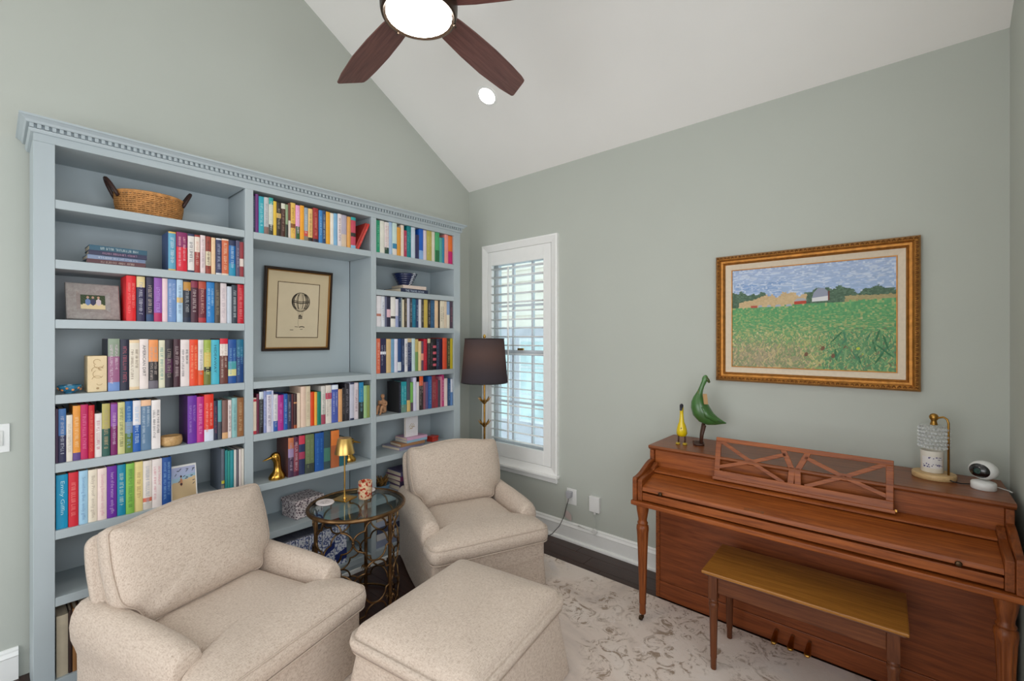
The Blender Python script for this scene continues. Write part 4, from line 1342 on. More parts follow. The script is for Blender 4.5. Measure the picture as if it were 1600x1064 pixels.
# stack and standing book on the sixth shelf
R6 = 0.7225
flat_book('book', (0.272, -0.955, R6), rad(6), 0.2, 0.24, 0.022, '9a92ac', 'large lilac grey book at bottom of the stack behind far armchair', 'stacked books behind the far armchair')
flat_book('book', (0.262, -0.935, R6 + 0.0225), rad(-2), 0.15, 0.21, 0.02, 'b08058', 'tan book in the stack behind the far armchair', 'stacked books behind the far armchair')
flat_book('book', (0.266, -0.885, R6 + 0.043), rad(2), 0.15, 0.19, 0.018, '9cc0d8', 'pale blue book in the stack under the pink one', 'stacked books behind the far armchair')
flat_book('book', (0.264, -0.885, R6 + 0.0615), rad(1), 0.15, 0.19, 0.018, 'd8a8c4', 'pink book on top of the stack under the standing white book', 'stacked books behind the far armchair')
wbk = make_book(0.018, 0.155, 0.118, 'e4e0e2', '', '', '', rnd)
wbk.rotation_euler = (0, 0, rad(92))
wbk.location = (0.225, -0.755, R6 + 0.080)
tag(wbk, 'white book with pencil drawing standing on the pink book', 'book')
mb = MB()
for (a, b, c, d_) in ((-0.075, 0.06, -0.045, 0.095), (-0.065, 0.055, -0.035, 0.085), (-0.085, 0.07, -0.06, 0.1), (-0.08, 0.058, -0.05, 0.062), (-0.06, 0.075, -0.03, 0.068)):
    mb.tube([(a, 0, b), (c, 0, d_)], 0.0017, n=4)
mb.build('pencil_drawing', mat('pencil_ochre', (176, 150, 96), 0.7, var=0.3, scale=60), wbk, loc=(0, -0.0002, 0))
rx = thing('red_box', 'small red lidded box right of the standing white book', 'box', (0.19, -0.585, R6), rad(10))
RXM = mat('red_lacquer', (196, 56, 40), 0.35, var=0.08)
MB().box(-0.03, 0.03, -0.035, 0.035, 0, 0.026).build('body', RXM, rx, bevel=0.002)
MB().box(-0.032, 0.032, -0.037, 0.037, 0.027, 0.042).build('lid', RXM, rx, bevel=0.002)

# seventh shelf: bowl of gilt clothes pegs and plum books
pb = thing('peg_bowl', 'blue bowl heaped with gilt twigs behind the glass table', 'bowl', (0.20, -1.075, 0.4365))
MB().lathe(bowl_prof(0.072, 0.06, 0.004, 0.04), n=28).build('bowl', mat('blue_grey_glaze', (96, 128, 154), 0.3, var=0.1), pb, smooth=50)
r6 = random.Random(8)
TW = mat('gilt_twig', (150, 112, 58), 0.4, 0.4, var=0.4, scale=40)
for i in range(26):
    a = r6.uniform(0, 2 * PI)
    r_ = r6.uniform(0, 0.045)
    p = Vector((r_ * math.cos(a), r_ * math.sin(a), 0.035 + r6.uniform(0, 0.03)))
    d_ = Vector((r6.uniform(-1, 1), r6.uniform(-0.4, 1), r6.uniform(0.3, 1.1))).normalized() * r6.uniform(0.05, 0.085)
    MB().tube([tuple(p), tuple(p + d_ * 0.5 + Vector((0, 0, 0.004))), tuple(p + d_)], [0.004, 0.0052, 0.003], n=6).build('twig', TW, pb, smooth=180)
zz = 0.4365
for i, (hexc, th, lab) in enumerate((('6c5478', 0.034, 'plum book at bottom of the flat pile beside gilt twigs'), ('4c3c5c', 0.03, 'dark violet book second in the pile beside gilt twigs'), ('84406c', 0.034, 'magenta plum book third in the pile beside gilt twigs'), ('6a6288', 0.03, 'grey violet book on top of the pile beside gilt twigs'))):
    flat_book('book', (0.286, -0.965 + 0.004 * i, zz), rad((2, -3, 3, 0)[i]), 0.18, 0.22, th, hexc, lab, 'plum books behind the far armchair')
    zz += th + 0.0006
# bottom shelf of the right bay: magazines and patterned boxes seen under the glass top
zz = 0.0855
for i, (hexc, th, lab, lc) in enumerate((('8890a8', 0.05, 'grey blue box file at the bottom of the right bay pile', 'e0e4ee'), ('c8c4c4', 0.045, 'pale grey patterned box second in the right bay bottom pile', '5c6480'), ('48506c', 0.045, 'slate blue box third in the right bay bottom pile', 'c4cce0'), ('a8b0c4', 0.04, 'light blue box fourth in the right bay bottom pile', '4c5878'), ('c8b8a4', 0.03, 'tan magazine fifth in the right bay bottom pile', ''), ('dcd4cc', 0.02, 'cream magazine on top of the right bay bottom pile', ''))):
    flat_book('book', (0.292, -1.165 + 0.006 * (i % 3), zz), rad((1, -1.5, 1, 0, 2, -2)[i]), 0.2, 0.27, th, hexc, lab, 'pile on the bottom shelf of the right bay', '', lc)
    zz += th + 0.0006

# ------------------------------------------------------------------ rug
rug = bpy.data.objects.new('area_rug', None)
RUG = None
def rug_material():
    m, nt, b = base_mat('distressed_rug')
    tc = nt.nodes.new('ShaderNodeTexCoord')
    def noise(s, d, dist=0.0, rough=0.6):
        n = nt.nodes.new('ShaderNodeTexNoise')
        n.inputs['Scale'].default_value = s
        n.inputs['Detail'].default_value = d
        n.inputs['Distortion'].default_value = dist
        n.inputs['Roughness'].default_value = rough
        nt.links.new(tc.outputs['Object'], n.inputs['Vector'])
        return n
    def ramp(n, st):
        r = nt.nodes.new('ShaderNodeValToRGB')
        e = r.color_ramp.elements
        e[0].position, e[0].color = st[0][0], st[0][1]
        e[1].position, e[1].color = st[-1][0], st[-1][1]
        for p, c in st[1:-1]:
            x = e.new(p)
            x.color = c
        nt.links.new(n.outputs['Fac'], r.inputs[0])
        return r
    base = ramp(noise(2.2, 5, 0.8), [(0.3, lin((196, 182, 174))), (0.48, lin((222, 207, 196))), (0.62, lin((226, 214, 205))), (0.75, lin((208, 200, 200)))])
    fig = ramp(noise(11, 6, 2.2, 0.75), [(0.40, (1, 1, 1, 1)), (0.49, (0, 0, 0, 1))])
    msk = ramp(noise(2.6, 2, 0.4), [(0.44, (0, 0, 0, 1)), (0.56, (1, 1, 1, 1))])
    mul = nt.nodes.new('ShaderNodeMath')
    mul.operation = 'MULTIPLY'
    nt.links.new(fig.outputs[0], mul.inputs[0])
    nt.links.new(msk.outputs[0], mul.inputs[1])
    mx = nt.nodes.new('ShaderNodeMix')
    mx.data_type = 'RGBA'
    nt.links.new(mul.outputs[0], mx.inputs['Factor'])
    nt.links.new(base.outputs[0], mx.inputs['A'])
    mx.inputs['B'].default_value = lin((158, 138, 121))
    wh = ramp(noise(14, 5, 1.5, 0.7), [(0.6, (0, 0, 0, 1)), (0.7, (1, 1, 1, 1))])
    m2 = nt.nodes.new('ShaderNodeMix')
    m2.data_type = 'RGBA'
    sc = nt.nodes.new('ShaderNodeMath')
    sc.operation = 'MULTIPLY'
    sc.inputs[1].default_value = 0.6
    nt.links.new(wh.outputs[0], sc.inputs[0])
    nt.links.new(sc.outputs[0], m2.inputs['Factor'])
    nt.links.new(mx.outputs['Result'], m2.inputs['A'])
    m2.inputs['B'].default_value = lin((238, 229, 224))
    nt.links.new(m2.outputs['Result'], b.inputs['Base Color'])
    b.inputs['Roughness'].default_value = 0.95
    b.inputs['Specular IOR Level'].default_value = 0.1
    n4 = noise(240, 2)
    bp = nt.nodes.new('ShaderNodeBump')
    bp.inputs['Strength'].default_value = 0.35
    bp.inputs['Distance'].default_value = 0.004
    nt.links.new(n4.outputs['Fac'], bp.inputs['Height'])
    nt.links.new(bp.outputs[0], b.inputs['Normal'])
    return m
bpy.data.objects.remove(rug)
rug = MB().box(0.93, 3.30, -4.3, -0.318, 0.0003, 0.0095).build('area_rug', rug_material(), bevel=0.003)
tag(rug, 'pale beige distressed area rug under the chairs and piano', 'rug')
RT = 0.0098

# ------------------------------------------------------------------ piano
PX0, PX1 = 1.932, 3.368
pn = thing('upright_piano', 'walnut spinet piano with closed fallboard against the wall', 'piano', (PX0, 0, 0))
PW = PX1 - PX0
def pbox(name, x0, x1, y0, y1, z0, z1, m=PIANO_X, bev=0.003, par=None):
    return MB().box(x0, x1, y0, y1, z0, z1).build(name, m, par or pn, bevel=bev)
pbox('back_case', 0.025, PW - 0.025, -0.30, -0.03, RT + 0.001, 0.895, PIANO_X, 0)
lid = MB().prism([(-0.022, 0.9), (-0.388, 0.9), (-0.396, 0.905), (-0.404, 0.913), (-0.404, 0.922), (-0.398, 0.925), (-0.022, 0.925)], -0.004, PW + 0.004, axis=0).build('lid', wood('walnut_lid', (106, 54, 26), (150, 86, 46), 0, rough=0.34, coat=0.15), pn)
for a, b in ((0.0, 0.024), (PW - 0.024, PW)):
    # side ends with the scrolled cheek
    poly = [(-0.028, RT + 0.001), (-0.028, 0.899), (-0.392, 0.899), (-0.392, 0.846)]
    for i in range(13):
        f = i / 12
        poly.append((-0.395 - 0.2 * f, 0.846 - 0.05 * (0.5 - 0.5 * math.cos(PI * f)) - 0.006 * f))
    poly += [(-0.612, 0.788), (-0.616, 0.776), (-0.616, 0.665), (-0.31, 0.665), (-0.31, RT + 0.001)]
    MB().prism(poly, a, b, axis=0).build('side_panel', PIANO_Y, pn, bevel=0.003)
# cheek blocks
for a, b in ((0.0245, 0.050), (PW - 0.050, PW - 0.0245)):
    MB().prism([(-0.605, 0.667), (-0.605, 0.775), (-0.58, 0.783), (-0.45, 0.80), (-0.40, 0.83), (-0.39, 0.83), (-0.39, 0.667)], a, b, axis=0).build('cheek', PIANO_Y, pn, bevel=0.003)
pbox('upper_panel', 0.0245, PW - 0.0245, -0.375, -0.31, 0.80, 0.899, PIANO_X, 0.002)
MB().prism([(-0.376, 0.785), (-0.376, 0.806), (-0.44, 0.8), (-0.448, 0.795), (-0.448, 0.788), (-0.44, 0.784)], 0.051, PW - 0.051, axis=0).build('music_shelf', PIANO_X, pn, smooth=30)
# fallboard: bowed down to the lock rail
fp = [(-0.378, 0.783), (-0.442, 0.782), (-0.47, 0.777), (-0.53, 0.763), (-0.585, 0.748), (-0.598, 0.74), (-0.602, 0.728), (-0.602, 0.721), (-0.378, 0.721)]
fbd = MB().prism(fp, 0.051, PW - 0.051, axis=0).build('fallboard', PIANO_X, pn, smooth=30)
KN = mat('dark_bronze', (74, 56, 40), 0.35, 0.9, var=0.2)
for xk in (0.155, PW - 0.165):
    M_ = Matrix.Translation((xk, -0.602, 0.7275)) @ Matrix.Rotation(rad(90), 4, 'X')
    MB().lathe([(0.005, 0), (0.004, 0.004), (0.0095, 0.008), (0.0105, 0.012), (0.008, 0.016), (0.003, 0.0175)], n=16, M=M_).build('fallboard_knob', KN, fbd, smooth=40)
# tiny maker's name too worn to read, inlaid on the fallboard
g = glyph_marks(0.085, 0.011, random.Random(2))
me = g.mesh('maker_inlay')
me.transform(Matrix.Translation((0.555, -0.5935, 0.7465)) @ Matrix.Rotation(rad(38), 4, 'X'))
me.materials.append(mat('worn_gilt', (98, 66, 38), 0.5))
o = bpy.data.objects.new('maker_inlay', me)
C.objects.link(o)
o.parent = fbd
pbox('key_slip', 0.051, PW - 0.051, -0.603, -0.378, 0.672, 0.7105, PIANO_X, 0.003)
pbox('key_bed', -0.008, PW + 0.008, -0.624, -0.302, 0.640, 0.6645, PIANO_X, 0.006)
LOWER = wood('walnut_lower', (98, 46, 20), (142, 74, 36), 0)
pbox('lower_panel', 0.0245, PW - 0.0245, -0.304, -0.3005, 0.11, 0.639, LOWER, 0.0)
pbox('bottom_rail', 0.0245, PW - 0.0245, -0.3085, -0.3005, RT + 0.001, 0.108, LOWER, 0.002)
# turned front legs
for xl in (0.045, PW - 0.045):
    leg = [(0.012, 0.047), (0.016, 0.05), (0.0175, 0.06), (0.0165, 0.1), (0.019, 0.105), (0.0185, 0.112), (0.02, 0.2), (0.026, 0.4), (0.030, 0.485), (0.0325, 0.51), (0.031, 0.528), (0.024, 0.535), (0.0275, 0.541), (0.0275, 0.546), (0.0225, 0.553), (0.023, 0.565), (0.031, 0.61), (0.034, 0.639)]
    lg = MB().lathe(leg, n=48, cx=xl, cy=-0.585, flute=0.16, nfl=8, fz=(0.115, 0.49)).build('leg', PIANO_Z, pn, smooth=50)
    MB().tube([(xl, -0.585, 0.05), (xl, -0.585, 0.03), (xl - 0.006, -0.588, 0.022)], 0.008, n=8).build('caster_stem', KN, lg)
    MB().lathe([(0.004, -0.008), (0.012, -0.0075), (0.0128, 0), (0.012, 0.0075), (0.004, 0.008)], n=18, M=Matrix.Translation((xl - 0.008, -0.588, RT + 0.0132)) @ Matrix.Rotation(rad(90), 4, 'Y')).build('caster_wheel', KN, lg, smooth=40)
    pbox('leg_block', xl - 0.036, xl + 0.036, -0.62, -0.55, 0.6395, 0.6399, PIANO_X, 0)
# pedals
for xp in (0.636, 0.706, 0.776):
    pts = [(xp, -0.309, 0.078), (xp, -0.335, 0.076), (xp, -0.36, 0.064), (xp, -0.385, 0.052), (xp, -0.40, 0.049)]
    MB().tube(pts, [0.007, 0.009, 0.012, 0.0155, 0.009], n=10, sq=(0.45, 1)).build('pedal', BRASS, pn, smooth=180)
# music desk with lattice
MD = Matrix.Translation((0.366, -0.415, 0.819)) @ Matrix.Rotation(rad(-13), 4, 'X')
md = MB()
W_, H_ = 0.722, 0.205
mdk = MB().box(0, W_, -0.012, 0.0, 0, 0.036, M=MD).build('music_desk', PIANO_X, pn, bevel=0.002)
for (a, b, c, d_) in ((0, W_, H_ - 0.022, H_), (0, 0.026, 0.036, H_ - 0.022), (W_ - 0.026, W_, 0.036, H_ - 0.022)):
    MB().box(a, b, -0.012, 0, c, d_, M=MD).build('desk_rail', PIANO_X, mdk, bevel=0.002)
def bar(p, q, w_, par=mdk):
    p, q = Vector(p), Vector(q)
    d_ = (q - p).normalized()
    n_ = Vector((-d_.y, d_.x)) * w_ / 2
    pp = [p + n_, p - n_, q - n_, q + n_]
    MB().prism([(a.x, a.y) for a in pp], -0.0108, -0.0012, axis=1, M=MD).build('lattice_bar', PIANO_X, par, bevel=0.0015)
for s_ in (0, 1):
    fx = (lambda v: W_ - v) if s_ else (lambda v: v)
    nd = (fx(0.172), 0.104)
    bar((fx(0.018), 0.190), nd, 0.018)
    bar((fx(0.018), 0.052), nd, 0.018)
    bar(nd, (fx(0.318), 0.032), 0.018)
    bar(nd, (fx(0.322), 0.166), 0.018)
    bar((fx(0.309), 0.190), (fx(0.35), 0.10), 0.024)
    bar((fx(0.35), 0.11), (fx(0.346), 0.03), 0.026)
    # web where the bars cross, and gussets in the corners
    MB().prism([(nd[0] + 0.03 * math.cos(rad(q)), nd[1] + 0.015 * math.sin(rad(q))) for q in range(0, 360, 30)], -0.0105, -0.0015, axis=1, M=MD).build('lattice_web', PIANO_X, mdk)
    MB().prism([(fx(0.018), 0.19), (fx(0.018), 0.165), (fx(0.06), 0.19)] if not s_ else [(fx(0.018), 0.19), (fx(0.06), 0.19), (fx(0.018), 0.165)], -0.0105, -0.0015, axis=1, M=MD).build('lattice_gusset', PIANO_X, mdk)
MB().box(-0.004, W_ + 0.006, -0.02, 0.012, -0.013, 0.002, M=MD).build('desk_ledge', PIANO_X, mdk, bevel=0.002)
MB().box(W_ + 0.004, W_ + 0.011, -0.016, -0.006, -0.004, 0.005, M=MD).build('desk_catch', BRASS, mdk)

# ------------------------------------------------------------------ bench
BXa, BXb, BYa, BYb = 2.335, 3.065, -0.735, -0.385
BT = 0.468
bn = thing('piano_bench', 'wooden piano bench with lift lid and turned legs', 'bench', ((BXa + BXb) / 2, (BYa + BYb) / 2, RT), rad(1.5))
bw, bd = (BXb - BXa) / 2, (BYb - BYa) / 2
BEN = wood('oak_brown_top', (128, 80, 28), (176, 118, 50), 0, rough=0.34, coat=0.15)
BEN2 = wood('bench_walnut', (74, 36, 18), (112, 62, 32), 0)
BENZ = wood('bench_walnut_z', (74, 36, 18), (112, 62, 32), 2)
zt = BT - RT
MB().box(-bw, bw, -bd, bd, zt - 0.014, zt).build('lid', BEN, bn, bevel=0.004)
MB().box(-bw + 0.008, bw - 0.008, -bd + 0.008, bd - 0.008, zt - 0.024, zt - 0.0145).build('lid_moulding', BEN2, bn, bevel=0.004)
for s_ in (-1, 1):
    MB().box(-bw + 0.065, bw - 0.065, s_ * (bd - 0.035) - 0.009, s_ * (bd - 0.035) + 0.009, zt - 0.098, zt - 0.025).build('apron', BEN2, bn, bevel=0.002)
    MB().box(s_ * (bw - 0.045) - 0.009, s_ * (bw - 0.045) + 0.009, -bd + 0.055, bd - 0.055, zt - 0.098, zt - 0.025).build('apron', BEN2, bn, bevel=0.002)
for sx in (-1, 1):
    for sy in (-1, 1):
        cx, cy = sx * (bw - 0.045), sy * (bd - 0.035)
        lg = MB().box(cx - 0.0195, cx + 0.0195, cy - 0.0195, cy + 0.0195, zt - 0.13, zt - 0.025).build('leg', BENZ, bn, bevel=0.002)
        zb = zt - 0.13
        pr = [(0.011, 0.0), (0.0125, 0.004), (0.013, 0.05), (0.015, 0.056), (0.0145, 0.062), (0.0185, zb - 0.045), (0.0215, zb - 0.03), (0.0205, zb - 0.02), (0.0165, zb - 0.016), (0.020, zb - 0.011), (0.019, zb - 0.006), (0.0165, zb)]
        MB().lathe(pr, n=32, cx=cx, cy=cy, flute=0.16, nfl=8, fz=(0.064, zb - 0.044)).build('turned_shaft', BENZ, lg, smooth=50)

# ------------------------------------------------------------------ painting
pt = thing('landscape_painting', 'gilt framed farm landscape painting above the piano', 'painting', (2.651, -0.004, 1.663))
FWd, FHt = 0.924, 0.744
GILT = mat('antique_gilt', (178, 122, 58), 0.38, 0.75, var=0.22, scale=40, bump=0.25, bscale=150)
GILT2 = mat('dark_gilt', (132, 84, 38), 0.42, 0.7, var=0.25, scale=50)
for r_ in frame_rails(FWd, FHt, [(0, 0), (0, -0.022), (0.004, -0.032), (0.012, -0.041), (0.022, -0.043), (0.029, -0.036), (0.031, -0.028), (0.042, -0.026), (0.046, -0.03), (0.05, -0.026), (0.054, -0.018), (0.054, 0)]):
    r_.build('frame_rail', GILT, pt, smooth=25)
mb = MB()
r7 = random.Random(6)
def orn(px, pz, horiz):
    for k_ in range(3):
        a = (-0.8, 0, 0.8)[k_]
        dx, dz = (0.006 * a, 0.006 * (1 - abs(a))) if horiz else (0.006 * (1 - abs(a)), 0.006 * a)
        mb.ball((px + dx, -0.042, pz + dz), 0.0046 * r7.uniform(0.85, 1.15), n=6, m=4, sy=0.7)
n_ = 44
for i in range(n_ + 1):
    x = -FWd / 2 + 0.017 + (FWd - 0.034) * i / n_
    for z in (-FHt / 2 + 0.017, FHt / 2 - 0.017):
        orn(x, z, True)
n_ = 35
for i in range(1, n_):
    z = -FHt / 2 + 0.017 + (FHt - 0.034) * i / n_
    for x in (-FWd / 2 + 0.017, FWd / 2 - 0.017):
        orn(x, z, False)
on = mb.build('carved_ornament', GILT2, pt, smooth=180)
on['kind'] = 'stuff'
for r_ in frame_rails(FWd - 0.108, FHt - 0.108, [(0, -0.004), (0, -0.018), (0.03, -0.010), (0.032, -0.004)]):
    r_.build('linen_liner', mat('cream_liner', (222, 206, 184), 0.8, var=0.04, scale=60), pt)
for r_ in frame_rails(FWd - 0.17, FHt - 0.17, [(0, -0.004), (0, -0.0125), (0.004, -0.012), (0.005, -0.004)]):
    r_.build('gilt_fillet', GILT, pt)
MB().box(-FWd / 2 + 0.02, FWd / 2 - 0.02, -0.006, -0.0005, -FHt / 2 + 0.02, FHt / 2 - 0.02).build('stretcher_board', BLACK, pt)
def hill(u):
    return 0.66 + 0.115 * math.exp(-((u - 0.36) / 0.17) ** 2)
def tree(u):
    return 0.725 + 0.02 * math.sin(u * 37) + 0.014 * math.sin(u * 91 + 1) + 0.05 * math.exp(-((u - 0.64) / 0.09) ** 2) + 0.03 * math.exp(-((u - 0.08) / 0.12) ** 2) + 0.022 * math.exp(-((u - 0.95) / 0.1) ** 2)
def field_top(u):
    return 0.60 + 0.045 * u
def scene_col(u, v, r):
    j = r.uniform(-10, 10)
    def c(a, b, d_):
        return lin((max(0, min(255, a + j)), max(0, min(255, b + j)), max(0, min(255, d_ + j))))
    if v > max(tree(u), 0):
        f = (v - 0.72) / 0.28
        if r.random() < 0.3:
            return c(196, 206, 224)
        if u < 0.35 and v < 0.85 and r.random() < 0.6:
            return c(98, 138, 194)
        return c(140 + 12 * f, 168 + 2 * f, 206)
    if v > field_top(u):
        if v < hill(u) and 0.05 < u < 0.5:
            return c(196, 168, 124)
        if v < 0.68 and u > 0.73:
            return c(166, 152, 106)
        return c(64, 92, 70) if r.random() < 0.6 else c(88, 116, 92)
    # field
    q = r.random()
    near = 1 - v / field_top(u)
    if near < 0.35:
        return c(58, 138, 78) if q < 0.62 else (c(108, 160, 90) if q < 0.85 else c(170, 168, 102))
    if u < 0.5 and near > 0.62:
        return c(142, 128, 104) if q < 0.4 else (c(186, 166, 118) if q < 0.65 else c(84, 118, 74))
    if u > 0.6 and near > 0.5:
        return c(56, 118, 72) if q < 0.5 else (c(104, 156, 96) if q < 0.72 else (c(176, 170, 104) if q < 0.9 else c(106, 66, 44)))
    return c(86, 148, 82) if q < 0.38 else (c(180, 172, 104) if q < 0.72 else (c(48, 122, 76) if q < 0.9 else c(206, 190, 140)))
def zone_mean(u, v):
    if v > tree(u):
        return (182, 198, 224)
    if v > field_top(u):
        return (204, 180, 142) if (v < hill(u) and 0.05 < u < 0.5) else ((164, 152, 110) if v < 0.68 and u > 0.73 else (84, 110, 90))
    n_ = 1 - v / field_top(u)
    f = min(1.0, max(0.0, (n_ - 0.2) / 0.5))
    g = (126, 182, 132)
    w = (196, 184, 148) if u < 0.3 else ((182, 182, 136) if u < 0.6 else (128, 170, 128))
    return tuple(g[i] * (1 - f) + w[i] * f for i in range(3))
hard_col = scene_col
def scene_col(u, v, r):
    a_ = hard_col(min(1, max(0, u + r.gauss(0, 0.05))) if v < field_top(u) - 0.05 else u, max(0, min(field_top(u) - 0.01, v + r.gauss(0, 0.06))) if v < field_top(u) - 0.05 else v, r)
    b_ = lin(zone_mean(u, v))
    return tuple(min(1.0, 1.1 * (0.68 * a_[i] + 0.32 * b_[i])) for i in range(3)) + (1.0,)
r9 = random.Random(21)
sts = []
for i in range(700):
    u, v = r9.uniform(0.03, 0.97), r9.uniform(0.74, 0.98)
    if v > tree(u):
        sts.append((stroke(u, v, r9.uniform(0.03, 0.07), 0.012, r9.uniform(-0.25, 0.35)), scene_col(u, v, r9)))
for i in range(700):
    u = r9.uniform(0.012, 0.988)
    v = r9.uniform(field_top(u), tree(u))
    sts.append((stroke(u, v, 0.018, 0.012, r9.uniform(-0.6, 0.6)), scene_col(u, v, r9)))
def poly(pts, col):
    sts.append((pts, lin(col)))
# farm buildings
poly([(0.535, 0.64), (0.63, 0.645), (0.63, 0.69), (0.535, 0.675)], (226, 226, 228))
poly([(0.535, 0.675), (0.63, 0.69), (0.628, 0.735), (0.605, 0.765), (0.57, 0.765), (0.545, 0.725)], (150, 156, 176))
poly([(0.63, 0.645), (0.64, 0.65), (0.64, 0.74), (0.63, 0.73)], (112, 58, 48))
poly([(0.425, 0.62), (0.5, 0.625), (0.5, 0.655), (0.425, 0.65)], (188, 68, 44))
poly([(0.42, 0.65), (0.505, 0.655), (0.485, 0.68), (0.445, 0.68)], (176, 176, 180))
poly([(0.135, 0.603), (0.18, 0.603), (0.18, 0.625), (0.135, 0.625)], (184, 80, 62))
for (u, w_) in ((0.2, 0.03), (0.26, 0.03), (0.32, 0.04), (0.39, 0.04)):
    poly([(u - w_ / 2, 0.605), (u + w_ / 2, 0.608), (u + w_ / 3, 0.628), (u - w_ / 3, 0.626)], (168, 176, 190))
for i in range(4200):
    u, v = r9.uniform(0.012, 0.988), r9.uniform(0.012, 0.6)
    if v > field_top(u) - 0.012:
        continue
    near = 1 - v / field_top(u)
    steep = r9.uniform(0.7, 2.3) if near > 0.45 else r9.uniform(-0.25, 0.3)
    L_ = 0.014 + 0.03 * near
    if u - L_ / 2 < 0.004 or u + L_ / 2 > 0.996 or v - L_ / 2 < 0.004:
        continue
    sts.append((stroke(u, v, L_, 0.004 + 0.005 * near, steep), scene_col(u, v, r9)))
for (u, v) in ((0.8, 0.2), (0.82, 0.16)):
    sts.append((stroke(u, v, 0.03, 0.02, 1.2), lin((188, 204, 66))))
for (u, v) in ((0.6, 0.2), (0.72, 0.22), (0.5, 0.14), (0.66, 0.13)):
    sts.append((stroke(u, v, 0.045, 0.022, 1.4), lin((120, 86, 60))))
for i in range(26):
    u = r9.uniform(0.66, 0.95)
    sts.append((stroke(u, r9.uniform(0.1, 0.32), r9.uniform(0.09, 0.16), 0.012, r9.uniform(0.9, 2.3)), lin(r9.choice(((52, 116, 74), (96, 150, 100), (70, 132, 96), (134, 168, 118))))))
rg = random.Random(9)
print_mesh(FWd - 0.176, FHt - 0.176, lambda u, v: scene_col(u, v, rg), 80, 56, Matrix.Translation((0, -0.0066, 0)), 0.0, sts).build('canvas', painted('flat_print'), pt)

# ------------------------------------------------------------------ things on the piano
LID = 0.9255
yd = thing('yellow_duck', 'small yellow wooden duck with black beak on the piano', 'duck figurine', (2.063, -0.245, LID), rad(-75))
YEL = mat('yellow_lacquer', (226, 196, 20), 0.25, var=0.08, coat=0.5)
def duck_body(t_, prof, m, n=20, name='body'):
    rs = []
    for cx, z_, a, b in prof:
        rs.append([(cx + a * math.cos(2 * PI * i / n), b * math.sin(2 * PI * i / n), z_) for i in range(n)])
    return MB().rings(rs).build(name, m, t_, smooth=70)
duck_body(yd, [(-0.012, 0.040, 0.012, 0.010), (-0.008, 0.046, 0.026, 0.024), (-0.004, 0.062, 0.034, 0.031), (-0.002, 0.085, 0.033, 0.029), (0.0, 0.108, 0.027, 0.023), (0.003, 0.13, 0.018, 0.015), (0.005, 0.155, 0.0125, 0.0115), (0.006, 0.18, 0.0105, 0.010), (0.007, 0.2, 0.0115, 0.0105), (0.008, 0.215, 0.0125, 0.011), (0.008, 0.226, 0.010, 0.009), (0.008, 0.232, 0.004, 0.004)], YEL)
MB().rings([[(0.012 + 0.03 * f, (0.0112 - 0.004 * f) * math.cos(2 * PI * i / 14), 0.222 + 0.002 - 0.02 * f * f + (0.013 - 0.008 * f) * math.sin(2 * PI * i / 14)) for i in range(14)] for f in (0, 0.25, 0.5, 0.8, 1.0)]).build('beak', mat('blue_black_lacquer', (30, 28, 44), 0.3, var=0.1), yd, smooth=70)
MB().tube([(-0.03, 0, 0.062), (-0.05, 0, 0.075), (-0.062, 0, 0.092)], [0.018, 0.012, 0.003], n=10).build('tail', YEL, yd, smooth=180)
DKL = mat('dark_leg_wood', (70, 40, 26), 0.5, var=0.15)
MB().ball((0.031, 0.0, 0.096), 0.0035, n=8, m=6, sx=0.5).build('chest_knot', DKL, yd)
for s_ in (-1, 1):
    MB().tube([(0.0, s_ * 0.018, 0.008), (-0.004, s_ * 0.018, 0.03), (-0.006, s_ * 0.017, 0.055)], 0.0048, n=8).build('leg', DKL, yd, smooth=180)
    ft = MB().prism([(-0.008, -0.005), (0.0, -0.012), (0.022, -0.012), (0.03, -0.006), (0.026, 0), (0.03, 0.006), (0.022, 0.012), (0.0, 0.012), (-0.008, 0.005)], 0.0004, 0.009).build('foot', mat('mustard_foot', (186, 156, 46), 0.35, var=0.2, scale=60), yd, bevel=0.002)
    ft.location = (0.004, s_ * 0.019, 0)
gd = thing('green_duck', 'tall green wooden duck with craned neck on the piano', 'duck figurine', (2.166, -0.185, LID), rad(-158))
GRN = mat('green_lacquer', (68, 112, 56), 0.3, var=0.3, scale=9, coat=0.4)
mb = MB()
P = [(0.0, 0, 0.0)]
# body: an egg leaning back to a pointed tail (tail along -x), breast at +x
rs = []
cent = [(-0.122, 0.132, 0.003), (-0.10, 0.136, 0.011), (-0.07, 0.142, 0.025), (-0.038, 0.152, 0.040), (-0.010, 0.170, 0.050), (0.010, 0.195, 0.053), (0.020, 0.225, 0.049), (0.025, 0.253, 0.040), (0.025, 0.275, 0.029), (0.021, 0.295, 0.019), (0.014, 0.318, 0.014), (0.005, 0.344, 0.0125), (-0.004, 0.366, 0.0135), (-0.010, 0.385, 0.0165), (-0.013, 0.398, 0.013), (-0.014, 0.406, 0.005)]
mb.tube([(c[0], 0, c[1]) for c in cent], [c[2] for c in cent], n=20, sq=(1.0, 0.88))
mb.build('body', GRN, gd, smooth=180)
MB().tube([(-0.012, 0, 0.392), (-0.026, 0, 0.376), (-0.034, 0, 0.362)], [0.014, 0.012, 0.007], n=12, sq=(0.8, 1)).build('beak', mat('olive_beak', (74, 84, 44), 0.4, var=0.15), gd, smooth=180)
